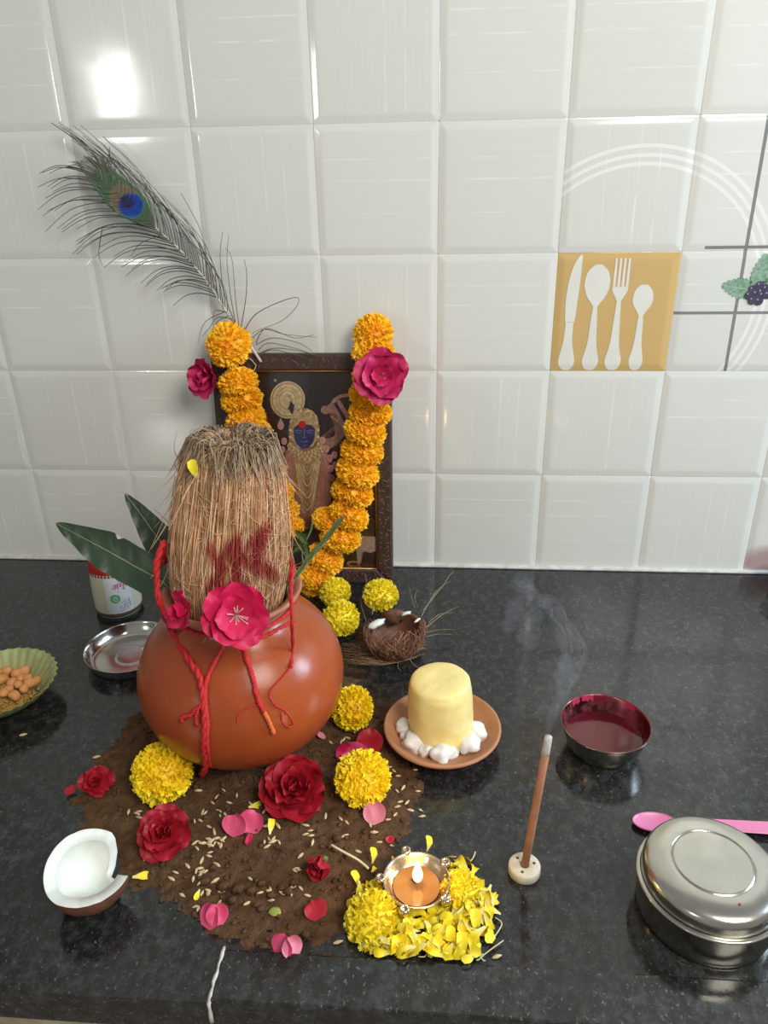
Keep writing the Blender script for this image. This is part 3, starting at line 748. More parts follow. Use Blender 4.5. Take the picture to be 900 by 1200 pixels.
petal(248, 1075, 'pink petal at the front edge of the soil, under the grain', M_PINK, .017, (-.2, -.4, .9), -.5, 3, .6, z=.006)
petal(254, 1072, 'second pink petal overlapping its neighbour at the front of the soil', M_PINK, .016, (.3, -.4, .85), .3, 15, .6, z=.008)
petal(333, 1108, 'pink petal nearest the raised edge strip', M_PINK, .017, (-.3, -.6, .75), -.3, 4, .6, z=.006)
petal(341, 1110, 'pale pink petal beside it at the raised edge strip', M_PALEPINK, .015, (.35, -.4, .8), .5, 16, .6, z=.006)
petal(370, 1066, 'flat dark red petal left of the yellow petal heap', M_CRIMSON, .017, (0, -.15, 1), .6, 5, .3)
petal(440, 953, 'pale pink petal in front of the third marigold', M_PALEPINK, .019, (-.2, -.5, .8), .4, 6, .6, z=.006)
petal(420, 885, 'magenta folded petal tucked behind the third marigold', M_PINK, .022, (-.4, -.5, .6), 1.0, 7, .8, z=.008)
petal(433, 868, 'broad red petal standing between marigold and saucer', M_CRIMSON, .027, (.1, -.8, .5), .2, 8, .4, z=.010, w=.5)
petal(405, 884, 'small deep pink petal behind the third marigold', M_MAGENTA, .018, (.2, -.6, .7), -.8, 13, .7, z=.006)
petal(82, 926, 'tiny red petal scrap on bare granite, far left', M_CRIMSON, .010, (0, -.1, 1), .9, 10, .3)
petal(376, 862, 'thin pink petal strip under the pot', M_PALEPINK, .012, (0, -.2, 1), 1.0, 11, .3, w=.25)
petal(457, 984, 'tiny red petal scrap right of the soil', M_CRIMSON, .007, (0, -.1, 1), .4, 12, .3)

# red cotton thread round the pot
th = thing('red_thread', (PX, PY, PZ + .172), 'red cotton thread tied round the pot neck, loose ends hanging', 'thread')
def ply(mb, pts, r, turns, mi=0):
    pts = [Vector(p) for p in pts]; n = len(pts)
    for s in (0, pi):
        q = []
        for i, p in enumerate(pts):
            t = (pts[min(i + 1, n - 1)] - pts[max(i - 1, 0)]).normalized(); a = t.cross(Vector((0, 0, 1)))
            if a.length < .05: a = Vector((1, 0, 0))
            a.normalize(); b = t.cross(a); an = s + 2 * pi * turns * i / n
            q.append(p + a * (r * .6 * cos(an)) + b * (r * .6 * sin(an)))
        mb.add(*tube(q, lambda t: r * (1 + .15 * sin(t * 40)), 6), mi)
def thread_part(pts, r, turns, mt=M_RED, k=6):
    mb = MB(); ply(mb, [p - th.location for p in spline(pts, k)], r, turns); return mb.build('strand', mt, th)
thread_part([Vector((PX + .0595 * cos(a), PY + .0595 * sin(a), PZ + .172)) for a in [i * pi / 16 for i in range(33)]], .0013, 30, k=3)
pr_ = lambda u, v, o=.003: potray(u, v, o)
q1 = [Vector((-.190, -.334, .222)), Vector((-.222, -.345, .223)), Vector((-.246, -.375, .225)), Vector((-.251, -.403, .224)), atY(192, 636, -.424), atY(184, 658, -.436), atY(184, 680, -.440), atY(187, 705, -.446)] + [pr_(u, v) for u, v in ((203, 742), (220, 772), (234, 793), (238, 820), (240, 850), (239, 878))] + [atY(241, 899, -.486), ground(236, 908, .008)]
thread_part(q1, .0021, 16)
thread_part([pr_(u, v) for u, v in ((262, 757), (252, 775), (243, 795), (240, 815), (243, 845), (243, 875))] + [atY(246, 898, -.487)], .0016, 14)
thread_part([pr_(u, v, .003) for u, v in ((240, 826), (230, 830), (224, 838), (214, 840), (213, 846))], .0014, 6)
thread_part([pr_(u, v, .004) for u, v in ((236, 824), (230, 838), (231, 850))], .0013, 5)
thread_part([pr_(u, v) for u, v in ((284, 756), (291, 777), (297, 797), (302, 818), (309, 834))], .0019, 10)
o = thread_part([pr_(u, v) for u, v in ((309, 834), (315, 845), (321, 860))], .0016, 4, M_ORANGE_END); o['label'] = 'orange dyed tip of the middle thread end'
thread_part([Vector((-.190, -.334, .222)), Vector((-.158, -.345, .220)), Vector((-.136, -.372, .214)), Vector((-.130, -.405, .206)), atY(344, 662, -.436), atY(342, 682, -.456), atY(341, 700, -.462), atY(342, 730, -.462)] + [pr_(u, v) for u, v in ((343, 760), (341, 782))], .0012, 9)
thread_part([pr_(u, v, .002) for u, v in ((341, 782), (330, 795), (316, 812), (322, 826), (334, 833), (344, 848), (338, 852), (331, 846), (330, 836))], .0006, 12)
thread_part([pr_(u, v, .002) for u, v in ((302, 826), (290, 830), (279, 838), (278, 848))], .0004, 6)
thread_part([pr_(u, v, .004) for u, v in ((345, 728), (330, 735), (318, 742), (300, 750))], .0013, 6)

# mango leaves in the pot mouth
def leaf(name, label, cl, width, wdir, mt, fold=.15, prof=None, group=None, notch=None, rib=True):
    pts = spline(cl, 6); n = len(pts); mb = MB(); v = []; M_ = 6; wd0 = Vector(wdir) if wdir else None
    for i, p in enumerate(pts):
        t = i / (n - 1); tg = (pts[min(i + 1, n - 1)] - pts[max(i - 1, 0)]).normalized()
        wdir = wd0 if wd0 else (CAM - p).normalized().cross(tg) + Vector((0, -.25, 0)); wd = (wdir - tg * wdir.dot(tg)).normalized(); nn = tg.cross(wd)
        hw = width * (prof(t) if prof else sin(pi * min(1, max(.02, t)) ** .8) ** .75)
        for k in range(-M_, M_ + 1):
            s = k / M_; x = hw * s
            if notch and s > 0 and notch[0] < t < notch[1]: x *= .80
            v.append(p - pts[0] + wd * x + nn * (fold * hw * s * s + .0008 * sin(t * 40 + s * 3)))
    r = 2 * M_ + 1
    f = [(i * r + k, i * r + k + 1, (i + 1) * r + k + 1, (i + 1) * r + k) for i in range(n - 1) for k in range(2 * M_)]
    mb.add(v, f); o = mb.build(name, mt, loc=pts[0]); tag(o, label, 'leaf' if label else None, group)
    if rib:
        rb = MB(); rb.add(*tube([p - pts[0] + (CAM - p).normalized() * .0006 for p in pts], lambda t: .0004 + .0009 * t, 5)); rb.build('midrib', M_MIDRIB, o)
    return o
leaf('mango_leaf', 'long dark green mango leaf pointing left, over the bottle', [atY(65, 613, -.375), atY(95, 629, -.378), atY(125, 645, -.380), atY(155, 662, -.384), atY(192, 683, -.395), atY(222, 712, -.408)], .0195, None, M_LEAF, notch=(.40, .44),
     prof=lambda t: (min(1, t * 2.6) ** .8) * (1 - max(0, t - .8) * 2.2), group='mango leaves standing in the pot')
leaf('mango_leaf', 'pointed dark mango leaf rising behind the coconut, tip up left', [atY(146, 578, -.330), atY(163, 600, -.335), atY(183, 628, -.345), atY(200, 650, -.36), atY(215, 690, -.385)], .0165, None, M_LEAF,
     prof=lambda t: (min(1, t * 1.9) ** .85) * (1 - max(0, t - .8) * 2), group='mango leaves standing in the pot')
leaf('mango_leaf', 'narrow grey green leaf seen edge on, right of the coconut', [atY(403, 606, -.405), atY(386, 630, -.412), atY(368, 651, -.420), atY(352, 671, -.427), atY(338, 690, -.430)], .0062, (.75, -.2, .75), M_LEAFPALE, .5,
     prof=lambda t: .35 + .65 * sin(pi * min(1, t * 1.1 + .05)), group='mango leaves standing in the pot')
sg0 = atY(357, 668, -.38)
sg = thing('leaf_sprig', sg0, 'small green leafy sprig between the coconut and the garland', 'sprig')
mb = MB(); mb.add(*tube([p - sg0 for p in spline([sg0, atY(354, 645, -.368), atY(364, 622, -.362), atY(366, 610, -.36)], 4)], .0009, 5)); mb.build('stem', M_GREEN, sg)
for k, (u, v, w, l) in enumerate(((346, 634, .0048, .010), (357, 635, .0045, .009), (350, 645, .005, .010), (361, 644, .004, .008), (354, 628, .0035, .008))):
    c = atY(u, v, -.36 - .004 * k); d = Vector((r4.uniform(-1, 1), -.3, r4.uniform(-.6, .9))).normalized() * l
    o = leaf('leaf', None, [c - d, c, c + d + Vector((0, -.003, -.003))], w, (.7, -.2, .7), M_GREEN, .4, rib=False); o.parent = sg; o.location = Vector(o.location) - sg0

# ------------------------------------------------------------------ framed picture
FB = Vector((-.1815, -.0585, 0.0)); FT = math.atan2(.0400, .326)         # front face foot and lean
FRW, FRH = .2435, .330
fr = thing('picture_frame', FB, 'dark carved picture frame leaning on the tiles, devotional print inside', 'picture')
fr.rotation_euler = (-FT, 0, 0)
FRM = Matrix.Rotation(-FT, 3, 'X'); FN = FRM @ Vector((0, -1, 0))
def onframe(u, v, off=0.0):
    """point where the line of sight meets the frame's front plane moved off towards the viewer"""
    d = ray(u, v); o = FB + FN * off; t = (o - CAM).dot(FN) / d.dot(FN); return CAM + d * t
def floc(u, v, depth=.007):
    """photograph pixel -> x, z in the frame's own plane at the print's depth"""
    p = FRM.transposed() @ (onframe(u, v, -depth) - FB); return p.x, p.z
MW = .0225
hx = FRW / 2
def rail(name, a, b, c, d):
    return bevelled(name, ([(x, y, z) for (x, z) in (a, b, c, d) for y in (0, .018)], [(0, 2, 4, 6), (1, 7, 5, 3), (0, 1, 3, 2), (2, 3, 5, 4), (4, 5, 7, 6), (6, 7, 1, 0)]), M_WOOD, fr, w=.003, seg=2)
rails = [rail('rail', (-hx, FRH), (-hx + MW, FRH - MW), (hx - MW, FRH - MW), (hx, FRH)), rail('rail', (-hx, 0), (hx, 0), (hx - MW, MW), (-hx + MW, MW)),
         rail('rail', (-hx, 0), (-hx + MW, MW), (-hx + MW, FRH - MW), (-hx, FRH)), rail('rail', (hx, 0), (hx, FRH), (hx - MW, FRH - MW), (hx - MW, MW))]
for k, ra in enumerate(rails):                    # raised vine carving on each rail
    mb = MB(); ln = FRW if k < 2 else FRH; n = int(ln / .0075)
    for q in range(n):
        s = (q + .5) / n * (ln - .03) + .015; w = MW / 2
        for rep in range(3):
            a = r4.uniform(0, 6.28); L = r4.uniform(.0022, .0048); c = Vector((s + r4.gauss(0, .002), 0, w + r4.uniform(-.0065, .0065)))
            pts = [c + Vector((L * cos(a) * t, -.0004, L * sin(a) * t + L * .35 * sin(t * 3))) for t in (-.5, -.15, .2, .5)]
            if k == 0: pts = [Vector((p.x - hx, p.y, FRH - p.z)) for p in pts]
            elif k == 1: pts = [Vector((p.x - hx, p.y, p.z)) for p in pts]
            elif k == 2: pts = [Vector((-hx + p.z, p.y, p.x)) for p in pts]
            else: pts = [Vector((hx - p.z, p.y, p.x)) for p in pts]
            mb.add(*tube(pts, .00038, 4))
    tag(mb.build('vine_carving', M_VINE, ra), kind='stuff')
ix, iz0, iz1 = hx - MW, MW, FRH - MW
for a, b in (((-ix, iz1), (ix, iz1)), ((-ix, iz0), (ix, iz0)), ((-ix, iz0), (-ix, iz1)), ((ix, iz0), (ix, iz1))):
    mb = MB(); mb.add(*tube([Vector((a[0], .0035, a[1])), Vector((b[0], .0035, b[1]))], .0014, 6)); mb.build('gold_bead', M_GOLD, fr)
bevelled('back_board', box(-hx + .004, hx - .004, .0105, .0165, .004, FRH - .004), M_LAMINATE, fr, w=.001, seg=1)
mb = MB(); mb.add([(-ix, .0095, iz0), (ix, .0095, iz0), (ix, .0095, iz1), (-ix, .0095, iz1)], [(0, 1, 2, 3)])
PM = list(PIC); pic = MB(); pic.add([(-ix, .0100, iz0), (ix, .0100, iz0), (ix, .0100, iz1), (-ix, .0100, iz1)], [(0, 1, 2, 3)], PM.index('ground'))
lay = [0]
def pp(poly, key, pixel=True, dz=1):
    """flat patch of printed colour, given by photograph pixels"""
    lay[0] += 1; y = .0098 - lay[0] * .0000045
    P = [floc(*q) for q in poly] if pixel else poly
    P = [(max(-ix, min(ix, x)), max(iz0, min(iz1, z))) for x, z in P]
    c = (sum(p[0] for p in P) / len(P), sum(p[1] for p in P) / len(P)); n = len(P)
    pic.add([(x, y, z) for x, z in P] + [(c[0], y, c[1])], [(i, (i + 1) % n, n) for i in range(n)], PM.index(key))
def el(cx, cy, rx, ry, key, n=20, rot=0):
    pp([(cx + rx * cos(2 * pi * k / n) * cos(rot) - ry * sin(2 * pi * k / n) * sin(rot), cy + rx * cos(2 * pi * k / n) * sin(rot) + ry * sin(2 * pi * k / n) * cos(rot)) for k in range(n)], key)
def line(pts, w, key):
    pts = smoothprof(pts, 5) if len(pts) > 2 else pts
    for a, b in zip(pts, pts[1:]):
        d = Vector((b[0] - a[0], b[1] - a[1])); n = Vector((-d.y, d.x)).normalized() * w / 2
        pp([(a[0] + n.x, a[1] + n.y), (b[0] + n.x, b[1] + n.y), (b[0] - n.x, b[1] - n.y), (a[0] - n.x, a[1] - n.y)], key)
pp([(300, 612), (450, 608), (450, 690), (300, 690)], 'floor')
el(336.5, 469, 20.5, 22, 'palegold', 28); el(336.5, 469, 18.6, 20, 'darkgold', 28); el(336.5, 469, 17.6, 19, 'palegold', 28); el(336.5, 469, 14, 15.2, 'gold', 28)
for k in range(26):
    a = k * 2 * pi / 26; el(336.5 + 11.8 * cos(a), 469 + 12.8 * sin(a), 1.2, 1.3, 'palegold', 8)
el(336.5, 469, 9, 9.8, 'palegold', 20); el(336.5, 469, 6.4, 7, 'gold', 18); el(336.5, 469, 2.5, 3, 'palegold', 12)
el(328.5, 499, 4, 5.2, 'lotus', 12); pp([(325.5, 496), (328.5, 490), (331.5, 496)], 'lotus')
line([(306, 488), (314, 505), (320, 520), (327, 534)], 2.2, 'skin'); el(309, 497, 5, 8, 'red', 12, .5); el(322, 446, 2, 2, 'gold', 8)
# raised arm, shoulders, robe
pp([(372, 515), (386, 514), (398, 507), (400, 499), (394, 486), (385, 484), (385, 474), (391, 474), (397, 484), (404, 497), (405, 510), (394, 522), (380, 530)], 'skin')
el(381, 481, 5.5, 5, 'skin', 12); line([(377, 482), (379, 476)], 2, 'skin'); line([(381, 480), (388, 474), (392, 467)], 3, 'skin'); line([(390, 472), (398, 465), (412, 463)], 4, 'lotus'); line([(396, 470), (402, 480), (408, 490)], 5, 'lotus')
for k in range(14): el(389 + 13 * sin(k * .23), 489 + k * 2.4, 1.3, 1.3, 'gold' if k % 2 else 'palerobe', 8)
pp([(334, 530), (342, 522), (372, 522), (383, 530), (388, 560), (387, 620), (331, 622), (328, 575)], 'robe')
pp([(334, 534), (341, 530), (346, 560), (350, 620), (340, 622), (337, 570)], 'palerobe'); pp([(376, 530), (384, 534), (386, 570), (384, 620), (376, 620), (380, 570)], 'palerobe')
line([(341, 536), (345, 570), (347, 600), (350, 622)], 1.2, 'darkgold'); line([(378, 536), (381, 570), (380, 600), (377, 622)], 1.2, 'darkgold')
for y in range(542, 620, 5): line([(330 + (y - 540) * .02, y), (335 + (y - 540) * .03, y + 1)], 1.3, 'palerobe'); line([(383, y + 1), (388, y)], 1.3, 'palerobe')
pp([(345, 532), (375, 532), (376, 560), (371, 585), (360, 602), (350, 585), (345, 560)], 'darkgold')
for k in range(9):                                # hanging necklaces
    w = 4 + k * .9; dp = 9 + k * 7.0
    pts = [(360 - w - 4 + 8 * 0, 538 + k * .3)] + [(360 + w * cos(pi - pi * q / 6) * 1.05, 540 + dp * sin(pi * q / 6)) for q in range(1, 6)] + [(360 + w + 4, 538 + k * .3)]
    line(pts, 1.5, 'gold' if k % 2 == 0 else 'palegold')
for k in range(70): el(r4.uniform(347, 375), r4.uniform(545, 606), .9, .9, 'gold', 6)
# collar
pp([(336, 522), (340, 516), (346, 524), (356, 530), (368, 526), (374, 518), (381, 524), (376, 537), (366, 544), (350, 543), (341, 535)], 'gold')
for r_ in range(3):
    for k in range(18):
        a = pi * (.08 + .84 * k / 17); el(358.5 + (14 + r_ * 3.4) * cos(a), 523 + (7.5 + r_ * 4) * sin(a), 1.35, 1.35, 'palegold' if (k + r_) % 2 else 'darkgold', 8)
# head
pp([(339, 500), (341, 486), (347, 480), (356, 478), (366, 481), (372, 488), (374, 502), (372, 516), (366, 524), (348, 524), (341, 515)], 'gold')
for k in range(60):
    a = r4.uniform(pi * .95, pi * 2.05); q = r4.uniform(.72, 1.0); el(356.5 + 17 * q * cos(a), 499 + 20 * q * sin(a), 1.2, 1.2, r4.choice(['palegold', 'darkgold', 'lotus']), 7)
for sx in (-1, 1):
    for k in range(6): el(356.5 + sx * 16.4, 500 + k * 4, 1.9, 1.9, 'palegold' if k % 2 else 'darkgold', 9)
pp([(338, 478), (341, 470), (345, 475), (343, 486)], 'ground')
pp([(344, 502), (348, 498), (356, 497), (365, 498), (369, 502), (369, 512), (366, 520), (361, 525), (354, 525.5), (348, 521), (344.5, 513)], 'face')
line([(346, 505.5), (350, 504), (354, 505.5)], 1.0, 'lightface'); line([(359, 505.5), (363, 504), (367.5, 505)], 1.0, 'lightface')
el(350, 507.2, 2.8, 1.0, 'lightface', 10); el(363, 506.8, 2.8, 1.0, 'lightface', 10); el(350, 507.2, 1, .8, 'face', 8); el(363, 506.8, 1, .8, 'face', 8)
line([(356.5, 503), (356.6, 511)], 1.0, 'lightface'); line([(354.6, 512.3), (356.6, 513), (358.6, 512.2)], .8, 'lightface'); line([(352.5, 516.6), (356.6, 517.8), (361, 516.4)], 1.0, 'lightface'); el(356.8, 522, 1.2, .7, 'lightface', 8)
el(354.2, 497.5, 4.2, 4.6, 'red', 14)
for cx, cy in ((333, 517), (331, 527), (328, 539), (327, 550), (326.5, 561), (321, 533), (320, 548), (382.5, 526), (386.5, 537), (387.5, 549), (388.5, 560), (378, 516), (392, 533), (393, 545)):
    el(cx, cy, 3.6, 4.4, 'lotus', 12); el(cx - .6, cy - .8, 1.8, 2.3, 'palerobe', 8)
# cow and water pot at the lower right
pp([(416, 632), (424, 628), (440, 629), (441, 645), (434, 648), (428, 646), (424, 648), (423, 660), (419, 660), (418, 648)], 'cow'); el(418, 633, 4.5, 5, 'cow', 10)
el(414, 668, 9.5, 10, 'brass', 18); el(414, 660, 8, 3, 'gold', 14); line([(406, 667), (414, 670), (423, 667)], 1.1, 'palegold'); el(414, 661, 5.5, 1.8, 'floor', 12)
pic.build('print', [PIC[k] for k in PM], fr, smooth=False)['label'] = 'printed figure with dark blue face, gold ornaments and pink robe'
bevelled('glass', box(-ix, ix, .0052, .0070, iz0, iz1), M_GLASS, fr, w=.0003, seg=1)

# ------------------------------------------------------------------ marigold garland over the frame
g0 = onframe(268, 405, .016)
gar = thing('garland', g0, 'orange marigold garland hung over both upper corners of the frame', 'garland')
LEFT = ((268, 404, 1.0), (279, 448, .88), (283, 468, .92), (288, 492, .92), (297, 509, .85), (308, 533, .8), (316, 556, .8), (324, 577, .8), (331, 598, .78), (338, 617, .74))
RIGHT = ((437, 391, .86), (438, 413, .93), (437, 440, .9), (434, 462, .92), (434, 484, .95), (428, 505, .93), (424, 529, .97), (419, 553, .98), (413, 577, .97), (409, 603, .95), (386, 610, .80), (399, 631, .95), (381, 654, .92), (371, 676, .9), (369, 690, .7))
def gdepth(k, n): return .019
for seq in (LEFT, RIGHT):
    pts = [onframe(u, v, .019 + (.006 if k % 2 else 0)) for k, (u, v, s) in enumerate(seq)]
    for k, ((u, v, s), p) in enumerate(zip(seq, pts)):
        ax = pts[min(k + 1, len(pts) - 1)] - pts[max(k - 1, 0)]
        if k == 0: ax = Vector((.2, .9, -.5))
        o = link('marigold', MG_O[r4.randrange(4)], gar); place(o, p - g0, frame_to(ax + Vector((r4.gauss(0, .006), r4.gauss(0, .006), 0)), r4.uniform(0, 6)), s)
    mb = MB(); mb.add(*tube([p - g0 for p in spline(pts, 4)], .0007, 5)); mb.build('string', M_STEMWHITE, gar)
mb = MB(); mb.add(*tube([p - g0 for p in spline([onframe(268, 404, .02), onframe(300, 428, .004), onframe(281, 446, .02)], 4)], .0006, 5)); mb.build('string', M_STEMWHITE, gar)
p = onframe(446, 441, .055)
rose('deep pink open rose tied to the garland at the frame right corner', p, CAM - p + Vector((.05, 0, .1)), .0385, M_PINKROSE, 31, OPEN, 'roses tied to the garland', stamens=True)
p = onframe(246, 443, .024)
rose('crimson pink rose tied to the garland at the frame left corner, turned sideways', p, (-.45, -.8, .2), .031, M_PINKROSE, 33, ((5, 30, 1.0, 0, 0), (4, 50, .85, .5, .1), (3, 68, .6, .2, .15)), 'roses tied to the garland', calyx=True)

# ------------------------------------------------------------------ peacock feather against the tiles
FY = -.022
def fw(u, v, dy=0.0): return atY(u, v, FY + dy)
spine = [(306, 424), (290, 400), (276, 380), (262, 360), (250, 341), (236, 322), (222, 305), (205, 287), (188, 272), (170, 256), (152, 240), (135, 224), (116, 208)]
f0 = fw(304, 420)
pf = thing('peacock_feather', f0, 'peacock feather with blue eye leaning on the wall behind the frame', 'feather')
sp = spline([fw(*q) for q in spine], 5)
mb = MB(); mb.add(*tube([p - f0 for p in sp], lambda t: .0017 * (1 - .8 * t) + .0003, 6)); mb.build('quill', M_QUILL, pf)
spx = smoothprof(spine, 10)
def barb(mb, pix, r0, col, dy=0.0, n=4, flat_=1.0, colf=None):
    pts = spline([fw(u, v, dy) for u, v in pix], n); v, f = tube([p - f0 for p in pts], lambda t: r0 * (1 - .55 * t), 4, False)
    cc = []
    for i, p in enumerate(pts):
        c = colf(*project(p)) if colf else col
        cc += [c] * 4
    mb.add(v, f, 0, cc)
DK = (.115, .120, .092)
def eyecol(u, v):
    # ellipse zones round the eye, long axis along the quill
    a = math.radians(43); dx, dy = u - 152, v - 239; x = dx * cos(a) + dy * sin(a); y = -dx * sin(a) + dy * cos(a)
    d = lambda cx, rx, ry: sqrt(((x - cx) / rx) ** 2 + (y / ry) ** 2)
    if d(-4, 9, 8) < 1: return (.028, .026, .105)
    if d(2, 14, 14) < 1: return (.015, .065, .40)
    if d(-4, 24, 17) < 1: return (.055, .19, .15) if x > 0 else (.20, .17, .11)
    if d(-12, 40, 22) < 1: return (.085, .145, .075)
    if d(-22, 62, 32) < 1: return (.115, .135, .085)
    return DK
r5 = random.Random(5)
bl = MB(); brt = MB()
N = len(spx)
def fi(t):
    x = t * (N - 1); i = min(int(x), N - 2); q = x - i; return Vector(spx[i][:2]).lerp(Vector(spx[i + 1][:2]), q)
for k in range(40):                                # left barbs, drooping outward
    t = .30 + .70 * k / 39; b = fi(t); L = (50 + 52 * min(1, (t - .28) / .35)) * r5.uniform(.82, 1.08)
    ang = math.radians(180 - 4 + r5.gauss(0, 4) + (t - .6) * 30 * (t > .6)); d = Vector((cos(ang), -sin(ang)))
    tg = Vector((-.68, -.73)); L *= (1 if t < .85 else 1 - (t - .85) * 2.2)
    if t > .7: d = (d * (1 - (t - .7) * 1.5) + tg * (t - .7) * 1.5).normalized()
    dr = r5.uniform(.06, .22) * L
    p = [b, b + d * L * .3 + tg * L * .10, b + d * L * .65 + tg * L * .10 + Vector((0, dr * .4)), b + d * L + Vector((0, dr + .05 * L))]
    barb(bl, p, .00085, DK, r5.uniform(-.004, .002), colf=eyecol)
for k in range(44):                                # right barbs, swept up along the quill
    t = .22 + .76 * k / 43; b = fi(t); L = (70 + 60 * min(1, t * 1.5)) * r5.uniform(.85, 1.1)
    ang = math.radians(110 + 18 * t + r5.gauss(0, 2.5)); d = Vector((cos(ang), -sin(ang)))
    L *= (1 if t < .6 else 1 - (t - .6) * 1.0)
    cv = Vector((-.6, -.1)) * L * .16
    p = [b, b + d * L * .35 + Vector((.10 * L, 0)), b + d * L * .7 + Vector((.07 * L, 0)), b + d * L + cv]
    barb(brt, p, .00075, DK, r5.uniform(-.004, .002), colf=eyecol)
tag(bl.build('left_barbs', M_FEATHER, pf), kind='stuff'); tag(brt.build('right_barbs', M_FEATHER, pf), kind='stuff')
ey = MB()                                           # dense eye vane
for k in range(150):
    t = .70 + .30 * (k % 75) / 74; b = fi(t); sd = 1 if k < 75 else -1
    tg = Vector((-.70, -.71)); pn = Vector((.71, -.70)) * sd
    wd = 19 * sin(pi * min(1, max(.0, (t - .66) / .40)) ** .7) * r5.uniform(.9, 1.05); L = 30 * (1 - .3 * (t - .7))
    p = [b, b + pn * wd * .6 + tg * L * .25, b + pn * wd * .95 + tg * L * .6, b + pn * wd * .8 + tg * L * r5.uniform(1, 1.25)]
    barb(ey, p, .0009, DK, -.0035 - .001 * r5.random(), colf=eyecol)
for k in range(36):                                 # crest fringe at the tip
    t = .86 + .14 * r5.random(); b = fi(t); e = Vector((r5.uniform(74, 130), 0)); e.y = 196 - (e.x - 74) * .38 + r5.gauss(0, 2.5)
    p = [b, b.lerp(e, .45) + Vector((4, -5)), b.lerp(e, .8) + Vector((3, -4)), e]
    barb(ey, p, .0006, DK, -.003, colf=eyecol)
o = tag(ey.build('eye', M_FEATHER, pf), kind='stuff'); o['label'] = 'blue and green eye of the feather'
wb = MB()
for pix in (((275, 378), (262, 340), (258, 300), (261, 272)), ((276, 378), (270, 345), (266, 305), (268, 275)), ((280, 382), (276, 350), (272, 305), (264, 290)), ((282, 386), (288, 350), (289, 320), (286, 304)),
            ((286, 388), (300, 368), (330, 353), (349, 349), (347, 360), (330, 376), (300, 388), (296, 392)), ((296, 396), (310, 386), (335, 392), (370, 395)), ((300, 402), (312, 385), (345, 396), (368, 392)),
            ((303, 410), (315, 402), (345, 408), (376, 418)), ((304, 414), (322, 408), (350, 411), (368, 416)), ((304, 416), (318, 410), (340, 414), (360, 419)), ((300, 404), (320, 396), (350, 402), (366, 412)),
            ((272, 374), (255, 372), (245, 385), (236, 395)), ((268, 370), (254, 378), (250, 392), (240, 405)), ((266, 366), (252, 364), (250, 375)), ((264, 365), (240, 378), (232, 402)), ((120, 268), (117, 285), (116, 300), (120, 311)), ((190, 275), (165, 285), (155, 298), (151, 301)),
            ((262, 362), (258, 335), (246, 300), (240, 285)), ((256, 350), (244, 310), (235, 270), (212, 226))):
    barb(wb, pix, .0007, DK, r5.uniform(-.006, 0), n=6)
tag(wb.build('loose_barbs', M_FEATHER, pf), kind='stuff')

# ------------------------------------------------------------------ bottle, plate, leaf bowl at the left
bt = thing('bottle', (-.436, -.138, 0), 'squat cream plastic bottle with red shoulder behind the pot', 'bottle')
bp = smoothprof([(0.0, .0), (.025, .0), (.0295, .003), (.0312, .012), (.0312, .040), (.0303, .062), (.0295, .070)], 4)
mb = MB(); mb.add(*lathe(bp, 56)); mb.build('body', M_LABEL, bt)
mb = MB(); mb.add(*lathe(smoothprof([(.0297, .0695), (.0296, .078), (.0285, .088), (.0268, .096), (.020, .099), (.0185, .099)], 4), 56)); mb.build('shoulder', M_CAPRED, bt)['label'] = 'red shoulder band of the bottle'
mb = MB(); mb.add(*lathe([(.019, .0985), (.0195, .103), (.018, .107), (.014, .109), (0, .109)], 40)); mb.build('cap', M_LABEL, bt)
mb = MB(); mb.add(*lathe([(.0, -.0002), (.0262, -.0002), (.0305, .0035), (.0318, .0075), (.0313, .0095)], 48)); mb.build('base', M_WICK, bt)['label'] = 'dark base ring of the bottle'
def wrap(x, z, lift=.0003):
    """label coordinates -> bottle skin; x runs along the girth, facing the camera at 0"""
    r = .0312
    for (ra, za), (rb, zb) in zip(bp, bp[1:]):
        if za <= z <= zb: r = ra + (rb - ra) * (z - za) / max(1e-6, zb - za)
    a = -pi / 2 + .36 + x / .0312; return ((r + lift) * cos(a), (r + lift) * sin(a), z)
mb = MB()                                            # white label panel
gx, gz = 18, 8
mb.add([wrap(-.012 + .034 * i / gx, .008 + .056 * j / gz, .00012) for j in range(gz + 1) for i in range(gx + 1)], [(j * (gx + 1) + i, j * (gx + 1) + i + 1, (j + 1) * (gx + 1) + i + 1, (j + 1) * (gx + 1) + i) for j in range(gz) for i in range(gx)])
lb = mb.build('label_panel', M_LABELW, bt)
mb = MB()
for k in range(40):                                  # dotted maroon border
    x = -.098 + .196 * k / 40; mb.add([wrap(x, .0645), wrap(x + .0028, .0645), wrap(x + .0028, .0680), wrap(x, .0680)], [(0, 1, 2, 3)])
    mb.add([wrap(x, .0685, .0004), wrap(x + .0049, .0685, .0004), wrap(x + .0049, .0697, .0004), wrap(x, .0697, .0004)], [(0, 1, 2, 3)])
mb.build('border_print', M_BAND, bt)
mb = MB(); c = wrap(.0, .033, .0005); mb.add([wrap(.0, .033, .0006)] + [wrap(.0062 * cos(2 * pi * k / 20), .033 + .0066 * sin(2 * pi * k / 20), .0006) for k in range(20)], [(0, 1 + k, 1 + (k + 1) % 20) for k in range(20)])
gs = mb.build('green_seal', M_INKGREEN, lb)
mb = MB()
for k, (a, b) in enumerate(((.0355, .0028), (.0325, .0038), (.0298, .0026))):
    mb.add([wrap(-b, a - .0006, .0008), wrap(b, a - .0006, .0008), wrap(b, a + .0006, .0008), wrap(-b, a + .0006, .0008)], [(0, 1, 2, 3)])
mb.build('seal_print', M_LABELW, bt)
